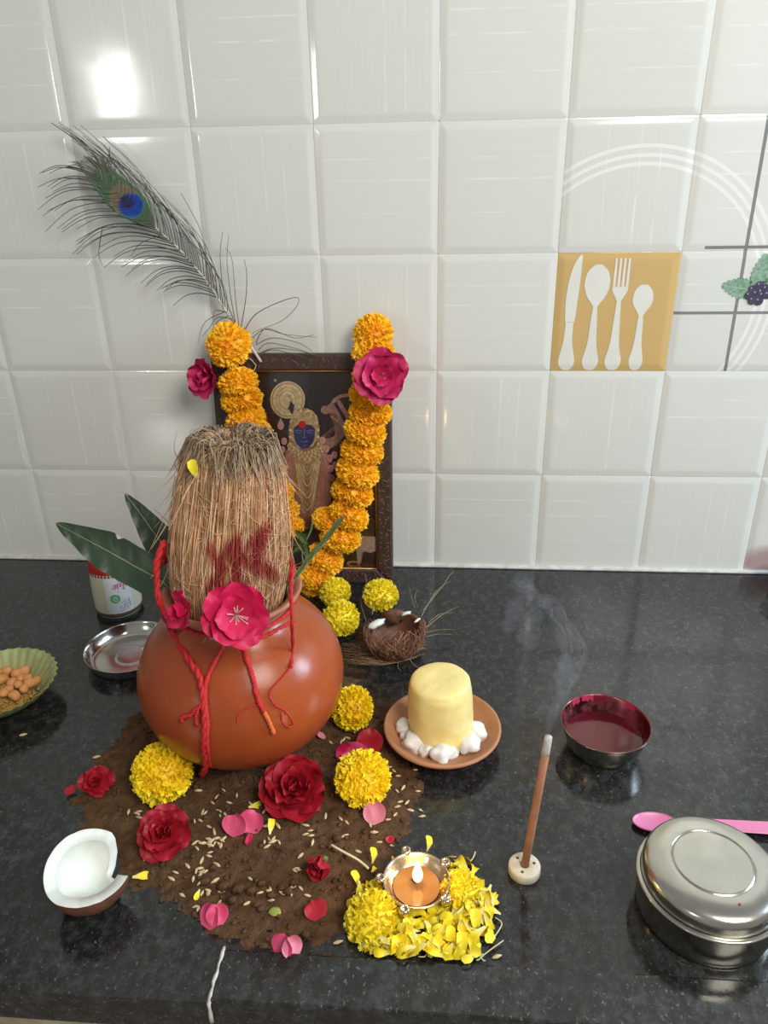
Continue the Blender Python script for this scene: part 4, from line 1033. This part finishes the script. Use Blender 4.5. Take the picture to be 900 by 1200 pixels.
def text_wrap(s, size, x, z, mt, name, tilt=0.0):
    cu = bpy.data.curves.new(name, 'FONT'); cu.body = s; cu.size = size; cu.resolution_u = 3; cu.align_x = 'CENTER'
    to = bpy.data.objects.new(name, cu); COL.objects.link(to); bpy.context.view_layer.update()
    me = bpy.data.meshes.new_from_object(to.evaluated_get(bpy.context.evaluated_depsgraph_get()))
    bpy.data.objects.remove(to); bpy.data.curves.remove(cu)
    for vt in me.vertices:
        px_, pz_ = vt.co.x, vt.co.y; vt.co = wrap(x + px_, z + pz_ + tilt * px_, .0007)
    me.materials.clear(); me.materials.append(mt); return link(name, me, lb)
text_wrap('अमृत', .0125, .010, .0475, M_INKPINK, 'lettering', .12)
mb = MB()
for (xa, xb, z, h) in ((.006, .011, .0600, .0010), (.0065, .0115, .0582, .0009), (.006, .0105, .0565, .0008)): mb.add([wrap(xa, z), wrap(xb, z + .0005), wrap(xb, z + h + .0005), wrap(xa, z + h)], [(0, 1, 2, 3)])
mb.build('small_print', M_INKGREY, lb)
mb = MB(); mb.add([wrap(.004, .0425), wrap(.014, .0438), wrap(.014, .0456), wrap(.004, .0443)], [(0, 1, 2, 3)]); mb.build('blue_print', M_INKBLUE, lb)
mb = MB(); q = random.Random(2)
for k in range(26):
    x = q.uniform(.004, .019); z = q.uniform(.014, .028) + .25 * (x - .01); a = q.uniform(0, 6.28); l = q.uniform(.0008, .002); nx, nz = -sin(a) * .00035, cos(a) * .00035
    mb.add([wrap(x - l * cos(a) + nx, z - l * sin(a) + nz), wrap(x + l * cos(a) + nx, z + l * sin(a) + nz), wrap(x + l * cos(a) - nx, z + l * sin(a) - nz), wrap(x - l * cos(a) - nx, z - l * sin(a) - nz)], [(0, 1, 2, 3)])
mb.build('leaf_drawing_print', M_INKGREY, lb)

st = thing('steel_plate', (-.376, -.250, 0), 'empty round steel plate with low rim, left of the pot', 'plate')
mb = MB(); mb.add(*lathe(smoothprof([(0, .0024), (.018, .0024), (.0195, .0016), (.021, .0024), (.040, .0026), (.0475, .004), (.0515, .010), (.0540, .0168), (.0552, .0176), (.0550, .0164), (.0525, .009), (.0485, .0018), (.040, .0), (0, .0)], 4), 80)); mb.build('dish', M_STEEL, st)

lbw = at(2, 811, .014)
lf = thing('leaf_bowl', (lbw.x, lbw.y, 0), 'fluted dry leaf bowl of orange sweets at the left edge', 'bowl')
def fl_(a, k): return 1 + (.0 if k < 3 or k > 9 else .022) * sin(a * 34)
bw = [(r * 1.12, z) for r, z in [(0, .003), (.02, .003), (.032, .007), (.043, .016), (.050, .024), (.0555, .0305), (.0565, .031), (.0555, .0295), (.0505, .0225), (.043, .0145), (.032, .0045), (.02, .0), (0, .0)]]
mb = MB(); v, f = lathe(bw, 136, fl_); mb.add(v, f); mb.build('bowl', M_LEAFBOWL, lf)
mb = MB(); q = random.Random(8)
v, f = blob(.036, 3, .15, (1, 1, .35), 3); mb.add([(a, b, c + .010) for a, b, c in v], f)
for k in range(290):
    a = q.uniform(0, 6.28); r = .041 * sqrt(q.random()); s = q.uniform(.0012, .0026); v, f = blob(s, 1, .4, (1, 1, .8), k); z = .0115 + .012 * (1 - (r / .045) ** 2)
    mb.add([(x + r * cos(a), y + r * sin(a), zz + z) for x, y, zz in v], f)
tag(mb.build('sweet_crumbs', M_CRUMB), 'golden sweet crumbs filling the leaf bowl', 'food', kind='stuff').location = (lbw.x, lbw.y, 0)
for k, (u, v, s) in enumerate(sorted(((8, 786, .0065), (20, 789, .007), (28, 786, .0068), (36, 800, .0072), (28, 806, .006), (14, 800, .0065), (2, 796, .007), (22, 802, .0056), (5, 812, .006), (17, 815, .0062), (42, 797, .0056), (32, 795, .006), (10, 808, .0056), (-4, 788, .006), (24, 795, .0055)))):
    mb = MB(); vv, ff = blob(s * 1.12, 2, .4, (1, .85, .75), k + 40); mb.add(vv, ff); o = mb.build('sweet_piece', M_SWEET); o.location = at(u, v, .0275); o.rotation_euler = (0, 0, k)
    tag(o, WORDS[k] + ' orange sweet chunk counted from the left in the leaf bowl', 'food', 'orange sweet chunks in the leaf bowl')

# ------------------------------------------------------------------ half coconut, broken shell
hc = Vector((-.2785, -.5900, .0345))
h = thing('coconut_half', (hc.x, hc.y, 0), 'broken half coconut with white flesh at the front left', 'coconut')
HM = frame_to(Vector((.02, .02, 1)), 0)
def cupshell(r_out, r_in, cut, n=64, m_=14):
    """bowl with a broken-out notch: outer, rim and inner skin"""
    v, f, mi = [], [], []
    rows = []
    for side, r in ((0, r_out), (1, r_in)):
        for k in range(m_ + 1):
            row = []
            for i in range(n):
                a = 2 * pi * i / n; top_ = cut(a); th_ = (pi / 2 + top_) * (k / m_)
                row.append(len(v)); v.append(Vector((r * sin(th_) * cos(a), r * sin(th_) * sin(a), -r * cos(th_) * 1.0)))
            rows.append(row)
    def quad(a, b, c):
        for i in range(n): j_ = (i + 1) % n; f.append((a[i], a[j_], b[j_], b[i])); mi.append(c)
    for k in range(m_): quad(rows[k], rows[k + 1], 0)
    for k in range(m_): quad(rows[m_ + 1 + k + 1], rows[m_ + 1 + k], 1)
    quad(rows[m_], rows[2 * m_ + 1], 1)
    return v, f, mi
def hcut(a):
    a = (a + pi) % (2 * pi) - pi
    jag = .035 * noise.noise(Vector((4 * cos(a), 4 * sin(a), 0)))
    up = .52 * max(0, cos(a - 2.3)) - .05
    if -.02 < a < 1.30:                              # the broken-out piece, back right
        e = min(a + .02, 1.30 - a) / .16; return jag + up * (1 - min(1, e)) - .95 * min(1, e)
    return jag + up
v, f, mi = cupshell(.0345, .0255, hcut, 128)
for key, nm, mt, rr in ((0, 'shell', M_SHELL, 0), (1, 'flesh', M_FLESH, 0)):
    mb = MB(); mb.add(xf(v, HM), [q for q, m2 in zip(f, mi) if m2 == key]); o = mb.build(nm, mt, h); o.location = (0, 0, hc.z)
h.children[1]['label'] = 'thick white coconut flesh'
bk = at(462, 742, .028)
b = thing('coconut_shell', (bk.x, bk.y, 0), 'broken hairy brown coconut shell behind the saucer', 'coconut')
def bcut(a): return .25 * noise.noise(Vector((2.2 * cos(a), 2.2 * sin(a), 4))) - .25 + .55 * max(0, cos(a - 1.2)) - .35 * max(0, cos(a + 2.0))
BM = frame_to(Vector((-.10, .30, 1)), 0)
v, f, mi = cupshell(.0365, .0325, bcut, 56)
mb = MB(); mb.add(xf(v, BM), f); o = mb.build('shell', M_SHELL, b); o.location = (0, 0, .0345)
for (u, vv_, l, rot, dz) in ((442, 731, .024, .45, .046), (476, 719, .012, .2, .050), (489, 727, .009, .7, .045)):
    mb = MB(); q, f2 = blob(l / 2, 2, .7, (1, .42, .22), u); mb.add(q, f2); o = mb.build('flesh_scrap', M_FLESH, b); o.location = at(u, vv_, dz) - b.location; o.rotation_euler = (.5, -.25, rot)
    o['label'] = 'white scrap of coconut flesh on the shell'
mb = MB(); q, f2 = blob(.014, 2, .9, (1.1, .35, .75), 5); mb.add(q, f2); o = mb.build('shell_shard', M_SHELL, b); o.location = at(462, 722, .040) - b.location
r6 = random.Random(14); mb = MB()
for k in range(900):                                  # hairs hugging the shell
    a = r6.uniform(0, 6.28); e = r6.uniform(-1.0, .25); pts = []; wa = r6.gauss(0, .35); L = r6.uniform(.2, .8)
    for i in range(6):
        t = i / 5; aa = a + wa * t; ee = max(-1.2, e - L * t); r = .0372 + abs(r6.gauss(0, .0012)) + .004 * t * t * (k % 5 == 0)
        p = BM @ Vector((r * cos(ee) * cos(aa), r * cos(ee) * sin(aa), r * sin(ee))) + Vector((0, 0, .0345)); p.z = max(p.z, .0015); pts.append(p)
    c = r6.choice([(.30, .13, .07), (.42, .22, .12), (.20, .08, .045), (.50, .30, .17)]); strand(mb, pts, r6.uniform(.0003, .0005), [c] * 6)
for pix, zz in ((((496, 715), (508, 700), (520, 685), (527, 674), (533, 669)), .05), (((494, 722), (505, 702), (514, 690), (528, 681)), .05), (((500, 735), (516, 722), (530, 714), (538, 711)), .03), (((502, 730), (515, 720), (530, 718)), .028), (((500, 746), (515, 743), (530, 744)), .012), (((497, 742), (515, 738), (534, 738)), .014),
                (((486, 712), (482, 698), (479, 686)), .05), (((490, 712), (486, 700), (490, 690)), .05), (((430, 730), (424, 712), (422, 700)), .03), (((436, 720), (438, 706), (434, 694)), .04), (((470, 768), (466, 780), (470, 787)), .002), (((478, 770), (486, 780), (497, 784)), .002), (((425, 700), (430, 688), (427, 672)), .03)):
    pts = [p - b.location for p in spline([at(u, vv_, zz) for u, vv_ in pix], 4)]; strand(mb, pts, .00055, [(.36, .27, .17)] * len(pts))
for k in range(60):                                   # frayed mat below and to the left
    u0, v0 = r6.uniform(470, 500), r6.uniform(748, 770); u1, v1 = r6.uniform(398, 425), r6.uniform(748, 776)
    pts = [at(u0, v0, .004), at(u0 * .6 + u1 * .4, v0 * .6 + v1 * .4 + 8, .003), at(u0 * .25 + u1 * .75, v1 + 3, .003), at(u1, v1 + r6.gauss(0, 3), .002)]
    c = r6.choice([(.30, .18, .10), (.40, .27, .16), (.22, .12, .06)]); pts = [p - b.location for p in spline(pts, 3)]; strand(mb, pts, .00045, [c] * len(pts))
tag(mb.build('coir_hairs', M_FIBER, b), kind='stuff')

# ------------------------------------------------------------------ clay saucer with butter
sc = thing('clay_saucer', (.0143, -.381, 0), 'shallow pale terracotta saucer holding the yellow block', 'saucer')
mb = MB(); mb.add(*lathe(smoothprof([(0, .0), (.030, .0), (.040, .0035), (.054, .0125), (.0605, .0185), (.0618, .0215), (.0600, .0232), (.0570, .0215), (.050, .0145), (.040, .0095), (.028, .0075), (0, .007)], 4), 80)); mb.build('dish', M_SAUCER, sc)
bu = (.0135, -.378, .0078)
def bw_(a, k): return 1 + .035 * noise.noise(Vector((1.6 * cos(a), 1.6 * sin(a), k * .12))) + .012 * noise.noise(Vector((6 * cos(a), 6 * sin(a), k * .4)))
mb = MB(); mb.add(*lathe(smoothprof([(0, .0), (.0325, .0), (.0342, .004), (.0340, .020), (.0334, .042), (.0325, .060), (.0312, .0685), (.0275, .0722), (.018, .0735), (.006, .0728), (0, .0728)], 5), 64, bw_)); o = mb.build('butter_block', M_BUTTER); o.location = bu; o.rotation_euler = (0, -.035, 0)
tag(o, 'pale yellow cylindrical block of butter on the clay saucer', 'food')
lumps = sorted(((473, 851, .0095), (485, 869, .0115), (500, 876, .0085), (517, 881, .0108), (536, 866, .0105), (548, 870, .0125), (557, 857, .0115), (479, 861, .0085), (508, 872, .0085), (528, 878, .008)))
for k, (u, v, s) in enumerate(lumps):
    mb = MB(); q, f2 = blob(s * 1.05, 3, .42, (1, .92, .85), k + 60, 1.5); mb.add(q, f2); o = mb.build('white_lump', M_SUGAR); p = at(u, v, .0165)
    r_ = sqrt((p.x - .0143) ** 2 + (p.y + .381) ** 2); p.z = .0075 + s * .62 + max(0, r_ - .035) * .45; o.location = p
    tag(o, words[k] + ' white lump from the left, round the foot of the yellow block', 'lump', 'white lumps on the clay saucer')

# ------------------------------------------------------------------ bowl of red water
cu = thing('steel_bowl', (.1825, -.3810, 0), 'small steel bowl of dark red water, rim smeared red', 'bowl')
mb = MB(); mb.add(*lathe(smoothprof([(0, .0), (.028, .0), (.0345, .003), (.0395, .014), (.0430, .027), (.0440, .0318), (.0456, .0328), (.0452, .0340), (.0438, .0330), (.0420, .027), (.0380, .014), (.0325, .0055), (0, .005)], 4), 72)); nf = len(mb.f); mb.mi = [1 if k > nf * .56 else 0 for k in range(nf)]; mb.build('cup', [M_STEEL_DARK, M_CUPSTEEL], cu)
mb = MB(); mb.add(*lathe([(0, .0150), (.020, .0150), (.0345, .01505), (.0386, .0156)], 64)); mb.build('red_water', M_REDWATER, cu)['label'] = 'dark red liquid in the bowl'
mb = MB()
for a0, sp_, seed in ((1.85, .32, 1), (2.2, .25, 2), (.75, .3, 3)):
    vs2 = []
    for i in range(9):
        for k in range(5):
            a = a0 + sp_ * (i / 8 - .5); z = .034 - .009 * (k / 4) * (.6 + .4 * noise.noise(Vector((i * .6, seed, 0)))); r = .0441 - (.034 - z) * .33
            vs2.append(((r - .0006) * cos(a), (r - .0006) * sin(a), z))
    mb.add(vs2, [(i * 5 + k, i * 5 + k + 1, (i + 1) * 5 + k + 1, (i + 1) * 5 + k) for i in range(8) for k in range(4)])
mb.build('red_smear', M_REDPASTE, cu)

# ------------------------------------------------------------------ incense, holder, smoke
ih = thing('incense_holder', (.0872, -.5415, 0), 'small round cream incense holder with drilled holes', 'holder')
mb = MB(); mb.add(*lathe([(0, 0), (.0128, 0), (.0138, .0012), (.0138, .0085), (.0128, .0098), (.0045, .0098), (.0034, .0092), (.0032, .004), (0, .004)], 40)); mb.build('disc', M_CONEBASE, ih)
for a in (.2, 2.3, 4.4):
    mb = MB(); mb.add(*lathe([(.0013, .0), (.0013, .0003), (0, .0003)], 12)); o = mb.build('hole', M_WICK, ih); o.location = (.0085 * cos(a), .0085 * sin(a), .0097); o['label'] = 'dark drilled hole'
ist = thing('incense_stick', (.0872, -.5415, .005), 'thick brown incense stick standing in the cream holder, ash tipped', 'incense')
d = (Vector((.0985, -.5365, .1480)) - Vector((.0872, -.5415, .005)))
mb = MB(); mb.add(*tube([d * 0, d * .3, d * .6, d * .878], .0035, 14)); mb.build('stick', M_DHOOP, ist)
mb = MB(); mb.add(*tube([d * .876, d * .92, d * .97, d * 1.0], lambda t: .0035 - .0004 * t, 14)); mb.build('ash', M_ASH, ist)['label'] = 'grey ash tip'
smk = MB()
for pix, r, dy in ((((640, 862), (647, 840), (656, 822), (662, 806), (668, 790), (677, 768), (675, 752), (664, 735), (655, 722), (645, 708), (630, 700), (618, 692)), .0062, 0),
                   (((672, 775), (678, 760), (668, 738), (657, 720), (650, 705)), .0042, -.006), (((658, 790), (664, 768), (660, 745), (655, 722), (648, 712)), .0060, .008),
                   (((655, 812), (662, 800), (664, 780), (662, 768)), .0085, -.008), (((645, 712), (632, 702), (618, 692), (606, 686), (598, 690)), .0055, .010),
                   (((640, 706), (626, 716), (616, 732), (612, 744), (606, 752)), .0052, -.008), (((618, 692), (606, 706), (598, 728), (592, 742)), .0065, .006),
                   (((626, 702), (618, 690), (612, 680), (606, 672)), .0062, .0), (((634, 716), (624, 738), (626, 748), (614, 762)), .006, .012)):
    smk.add(*tube(spline([atY(u, v, -.53 + dy) for u, v in pix], 5), lambda t, r=r: r * (.35 + .65 * min(1, t * 4, (1 - t) * 4)) * (1 + .25 * sin(t * 17)), 10))
o = smk.build('smoke_wisp', M_SMOKE); tag(o, 'thin pale blue wisp of smoke rising from the incense stick', 'smoke', kind='stuff')

# ------------------------------------------------------------------ oil lamp on a heap of petals
r7 = random.Random(9)
LX, LY, LZ = -.0055, -.5725, .0030
def strap_petal(name, seed, mt):
    q = random.Random(seed); mb = MB(); n = 6; v = []
    bend = q.uniform(.2, .9); 
    for i in range(n + 1):
        t = i / n; w = .0011 + .0035 * sin(min(1, t * 1.15) * pi * .62) ** 1.6; y = .019 * t; z = .009 * bend * sin(t * 2.6)
        for k in (-1, -.3, .3, 1): v.append((k * w, y - (.0014 if i == n and abs(k) > .5 else 0), z + .0026 * (k * k) * t + q.uniform(-.0009, .0009)))
    f = [(i * 4 + k, i * 4 + k + 1, (i + 1) * 4 + k + 1, (i + 1) * 4 + k) for i in range(n) for k in range(3)]
    mb.add(v[:], [x for x in f if x[0] >= 8], 0); mb.add(v[:], [x for x in f if x[0] < 8], 1)
    return mb.mesh(name, [mt, M_PETALBASE])
SPM = [strap_petal('marigold_petal', s, M_MARI_L if s % 3 else M_MARI_Y) for s in range(6)]
cen = at(497, 1072, .0)
cnt = 0
for k in range(290):
    for _ in range(40):
        u, v = r7.uniform(418, 585), r7.uniform(992, 1132)
        e = ((u - 497) / 82) ** 2 + ((v - 1068) / 66) ** 2
        if e > 1: continue
        if v < 1048 and 456 < u < 520 and v > 1000: continue
        if v < 1040 and u > 555: continue
        if v < 1040 and u < 440: continue
        break
    p = at(u, v, .0); dl = sqrt((p.x - LX) ** 2 + (p.y - LY) ** 2)
    hz = (.004 + .013 * max(0, 1 - e)) * (.35 + .65 * r7.random())
    if dl < .0275: continue
    if dl < .040: hz = min(hz, .007)
    p = at(u, v, hz); p.y = max(p.y, -.6275)
    a = r7.uniform(0, 6.28); n_ = Vector((r7.gauss(0, .75), r7.gauss(-.2, .75), 1))
    M = frame_to(n_, a); s = r7.uniform(.7, 1.05)
    loc = p - M @ Vector((0, .010 * s, 0)); tipy = (loc + M @ Vector((0, .021 * s, 0))).y
    tp = loc + M @ Vector((0, .020 * s, 0))
    if min(sqrt((w.x - LX) ** 2 + (w.y - LY) ** 2) for w in (tp, loc)) < .0285: continue
    if min(tipy, loc.y) < -.626: loc.y += -.626 - min(tipy, loc.y)
    loc.z = max(loc.z, .0015 - min(0, (M @ Vector((0, .021 * s, 0))).z)); o = link('marigold_petal', SPM[r7.randrange(6)]); place(o, loc, M, s)
    tag(o, 'loose yellow marigold petal in the heap around the oil lamp', 'petal', 'marigold petals heaped around the oil lamp')
for k in range(64):                                   # petals tucked close round the front of the lamp
    a = math.radians(r7.uniform(-165, 25)); r = r7.uniform(.022, .036); ta = a + r7.choice((0, pi)) + r7.gauss(0, .45)
    M = frame_to((cos(a) * .25 + r7.gauss(0, .2), sin(a) * .25 + r7.gauss(0, .2), 1), 0); M = Matrix.Rotation(ta, 3, 'Z') @ M; s = r7.uniform(.65, .9)
    c = Vector((LX + r * cos(a), LY + r * sin(a), r7.uniform(.002, .007) + max(0, r - .03) * .7)); ty = M @ Vector((0, .019 * s, 0)); loc = c - ty * .5
    if min(loc.z, loc.z + ty.z) < .001: loc.z += .001 - min(loc.z, loc.z + ty.z)
    if min(loc.y, loc.y + ty.y) < -.626: continue
    o = link('marigold_petal', SPM[r7.randrange(6)]); place(o, loc, M, s)
    tag(o, 'loose yellow marigold petal in the heap around the oil lamp', 'petal', 'marigold petals heaped around the oil lamp')
for u, v, rot, lab in ((575, 1075, 2.4, 'stray marigold petal standing off the right side of the heap'), (419, 1038, .6, 'stray marigold petal above the left side of the heap'), (436, 1012, .2, 'pale marigold petal left of the lamp'), (500, 998, .1, 'marigold petal at the back of the lamp'), (555, 1120, 1.8, 'marigold petal at the front right of the heap')):
    o = link('marigold_petal', SPM[2]); place(o, at(u, v, .004), frame_to((.5, -.5, .7), rot), .7); tag(o, lab, 'petal', 'stray marigold petals')
loose_marigold(437, 1078, 'torn yellow marigold head on the left of the petal heap', MG_L[0], (-.1, -.35, .9), .95, .011, 'torn marigold heads in the heap', onsoil=False)
loose_marigold(541, 1046, 'torn yellow marigold head right of the lamp', MG_L[1], (.2, -.2, .9), .80, .010, 'torn marigold heads in the heap', onsoil=False)
for lab, pts in zip(('pale fibre hanging from the stray petal at the heap right', 'longest pale fibre, front right of the petal heap', 'short pale fibre above the right of the petal heap', 'pale fibre pointing to the raised strip at the heap right', 'pale fibre lying crosswise at the heap front right', 'pale fibre at the front middle of the petal heap'), (((580, 1075), (588, 1082), (582, 1094), (574, 1104)), ((558, 1128), (568, 1118), (590, 1102)), ((548, 1012), (554, 1006), (557, 998)), ((556, 1112), (565, 1124), (569, 1134)), ((545, 1122), (556, 1122), (566, 1118)), ((490, 1131), (500, 1118), (505, 1110)))):
    q = spline([at(u, v, .003) for u, v in pts], 4)
    for w in q: w.y = max(w.y, -.627)
    mb = MB(); mb.add(*tube(q, .0006, 5)); tag(mb.build('flower_fibre', M_STEMWHITE), lab, 'fibre', 'pale fibres in the petal heap')
dy_ = thing('oil_lamp', (LX, LY, LZ), 'small lit metal oil lamp on yellow marigold petals', 'lamp')
mb = MB(); mb.add(*lathe(smoothprof([(0, .0), (.013, .0), (.0145, .002), (.012, .004), (.017, .007), (.0235, .012), (.0272, .0175), (.0282, .0192), (.0272, .0200), (.0255, .0186), (.0215, .0128), (.0165, .009), (.008, .0075), (0, .0075)], 4), 64)); mb.build('bowl', M_DIYA, dy_)
for k in range(5):
    a = -1.86 + k * 2 * pi / 5; mb = MB(); v, f = lathe(smoothprof([(0, -.006), (.0035, -.004), (.0048, 0), (.0042, .0028), (.0028, .0036), (.0016, .0028), (0, .0024)], 3), 16); mb.add(v, f)
    o = mb.build('lug', M_DIYA, dy_); o.location = (.0302 * cos(a), .0302 * sin(a), .0178); o['label'] = 'small round lug on the lamp rim'
mb = MB(); mb.add(*lathe([(0, .0118), (.010, .0118), (.0198, .0119)], 48)); mb.build('ghee', M_OIL, dy_)['label'] = 'pool of golden ghee'
mb = MB(); mb.add(*tube([Vector((-.004, .006, .0115)), Vector((.0, .002, .014)), Vector((.001, .0, .0185))], .0012, 8)); mb.build('wick', M_WICK, dy_)
mb = MB(); mb.add(*lathe(smoothprof([(0, .0), (.0026, .0022), (.0042, .0065), (.0038, .0115), (.0024, .017), (.0010, .022), (0, .0248)], 4), 24)); o = mb.build('flame', M_FLAME, dy_); o.location = (.001, 0, .0165); o['label'] = 'bright flame'
pl = bpy.data.lights.new('flame_light', 'POINT'); pl.energy = .10; pl.color = (1, .62, .26); pl.shadow_soft_size = .005
po = bpy.data.objects.new('flame_light', pl); COL.objects.link(po); po.location = (LX + .001, LY, LZ + .045)

# ------------------------------------------------------------------ spoon and steel tin at the right
sn = thing('spoon', at(768, 962, .006), 'pink plastic spoon lying behind the steel tin', 'spoon')
s0 = sn.location; ang = -.012
mb = MB(); v = []
for j_ in range(9):
    for i in range(25):
        a = 2 * pi * i / 24; r = j_ / 8; x = .0185 * r * cos(a) * 1.1; y = .0115 * r * sin(a); z = .0045 * (r * r - 1) + .004; v.append((x, y, z))
f = [(j_ * 25 + i, j_ * 25 + i + 1, (j_ + 1) * 25 + i + 1, (j_ + 1) * 25 + i) for j_ in range(8) for i in range(24)]
nv = len(v); v2 = [(x, y, z - .0012) for x, y, z in v]; mb.add(v, f); mb.add(v2, [tuple(reversed(q)) for q in f]); 
rim_ = [(8 * 25 + i, 8 * 25 + i + 1, nv + 8 * 25 + i + 1, nv + 8 * 25 + i) for i in range(24)]
mb.f += [tuple(reversed(q)) for q in rim_]; mb.mi += [0] * 24
mb.build('bowl', M_PINKPL, sn)
hpts = [(.0170, 0, .0036, .0052), (.024, 0, .0042, .0050), (.034, 0, .0044, .0058), (.055, 0, .0045, .0066), (.10, 0, .0045, .0074), (.150, 0, .0045, .0078), (.158, 0, .0045, .006)]
mb = MB(); v = []
for x, y, z, w in hpts:
    for yy, zz in ((-w, 0), (-w * .8, .0016), (w * .8, .0016), (w, 0), (w * .8, -.0012), (-w * .8, -.0012)): v.append((x, y + yy, z + zz))
f = [(i * 6 + k, i * 6 + (k + 1) % 6, (i + 1) * 6 + (k + 1) % 6, (i + 1) * 6 + k) for i in range(len(hpts) - 1) for k in range(6)]
f += [tuple(range(6)), tuple(reversed(range((len(hpts) - 1) * 6, len(hpts) * 6)))]
mb.add(v, f); mb.build('handle', M_PINKPL, sn, smooth=False)
sn.rotation_euler = (0, 0, -.02); sn.location.z = .0012

tn = thing('steel_tin', (.2305, -.5690, 0), 'round lidded steel tin at the front right corner', 'tin')
mb = MB(); mb.add(*lathe(smoothprof([(0, 0), (.046, .0), (.0515, .003), (.0535, .010), (.0540, .030), (.0540, .0325), (.0530, .034), (.050, .034)], 4), 88)); mb.build('body', M_STEEL_DARK, tn)
mb = MB(); mb.add(*lathe(smoothprof([(.0538, .0325), (.0560, .0335), (.0566, .0350), (.0560, .0365), (.0535, .0370)], 4), 88)); mb.build('rolled_rim', M_LID, tn)
mb = MB(); mb.add(*lathe(smoothprof([(.0528, .0362), (.0527, .043), (.0522, .0475), (.0500, .0512), (.0455, .0535), (.0385, .0549), (.0325, .0553), (.0312, .0546), (.0300, .0552), (.0280, .0556), (.012, .0559), (.006, .0561), (0, .0561)], 5), 88)); lid = mb.build('lid', M_LID, tn); lid['label'] = 'domed steel lid with a pressed ring'
mb = MB(); q, f2 = blob(.0013, 1, .2, (1, 1, .3), 1); mb.add(q, f2); o = mb.build('red_speck', M_REDPASTE, lid); o.location = (.0085, -.0375, .0551)

# small steel vessel just entering at the right edge, by the wall
p = at(908, 676, .02)
sv = thing('steel_cup', (p.x + .022, p.y - .012, 0), 'steel cup cut off by the right edge of the picture, against the wall', 'cup')
mb = MB(); mb.add(*lathe(smoothprof([(0, 0), (.024, 0), (.029, .004), (.032, .02), (.035, .031), (.0362, .032), (.0352, .033), (.0335, .031), (.030, .02), (.027, .005), (0, .004)], 4), 56)); mb.build('cup', M_STEEL, sv)

# ------------------------------------------------------------------ grains and scraps
gm = []
for s in range(3):
    mb = MB(); v, f = lathe([(0, -.0036), (.0007, -.0030), (.0013, -.0012), (.0014, .0004), (.0009, .0024), (.0003, .0036), (0, .0042)], 7); mb.add(v, f); gm.append(mb.mesh('grain', M_GRAIN))
r8 = random.Random(77)
boxes = ((168, 243, 940, 1008, 12), (180, 215, 935, 1000, 8), (228, 262, 980, 1066, 34), (228, 262, 920, 990, 12), (258, 330, 925, 968, 22), (262, 330, 980, 1060, 12), (320, 400, 940, 990, 8), (330, 380, 960, 1050, 6), (440, 500, 885, 965, 18), (200, 240, 1000, 1050, 10), (150, 180, 950, 990, 10), (300, 360, 1000, 1080, 6), (400, 470, 955, 1000, 8), (380, 440, 850, 890, 6))
placed = []
for u0, u1, v0, v1, n in boxes:
    for k in range(n):
        u, v = r8.uniform(u0, u1), r8.uniform(v0, v1)
        if any(abs(u - a) < b_ and abs(v - c_) < b_ for a, c_, b_ in ((193, 977, 26), (345, 926, 34), (425, 912, 28), (190, 905, 34), (440, 953, 12), (285, 965, 18), (379, 1005, 18), (248, 1075, 14))): continue
        placed.append((u, v))
for u, v in placed:
    p = ground(u, v, .0012); o = link('grain', gm[r8.randrange(3)]); a = r8.uniform(0, 6.28)
    place(o, p, frame_to((cos(a), sin(a), r8.gauss(.05, .15))), r8.uniform(.75, 1.15)); tag(o, 'pale husked grain scattered on the brown soil', 'grain', 'grains scattered on the soil')
for u, v, lab in ((27, 861, 'single pale grain on bare granite below the leaf bowl'), (113, 887, 'single pale grain on bare granite left of the soil'), (396, 1104, 'single pale grain on bare granite left of the petal heap'), (582, 1121, 'single pale grain lying right of the petal heap')):
    o = link('grain', gm[0]); place(o, at(u, v, .0014), frame_to((.9, .3, .05)), 1.15); tag(o, lab, 'grain', 'grains on bare granite')
for u, v, rot, lab in ((155, 1028, -1.3, 'yellow marigold petal right of the half coconut'), (316, 978, .1, 'curved yellow petal between the pink petals and the large rose'), (291, 946, -1.2, 'yellow petal curl above the pink petals'), (234, 1042, 2.9, 'thin yellow petal lying in the grain')):
    o = link('marigold_petal', SPM[1]); place(o, ground(u, v, .003), frame_to((.45, -.3, .8), rot), .75 if u != 234 else .5); tag(o, lab, 'petal', 'stray yellow petals on the soil')
p = atY(231, 562, -.4305)
o = link('marigold_petal', SPM[4]); place(o, p, frame_to((.1, -1, .2), .15), .95); tag(o, 'single yellow petal stuck high on the coconut husk', 'petal')
p = ground(322, 1068, .002); mb = MB(); v, f = blob(.0055, 2, .2, (1, .8, .2), 3); mb.add(v, f); o = mb.build('leaf_scrap', mat('fresh_leaf', (.30, .36, .06), None, .5, 40), loc=p); tag(o, 'small round yellow green leaf scrap on the front of the soil', 'leaf')
o = link('marigold_petal', SPM[3]); place(o, at(452, 706, .048), frame_to((.1, -.5, .8), -.8), .6); tag(o, 'tiny yellow petal scrap on the broken shell hairs', 'petal')
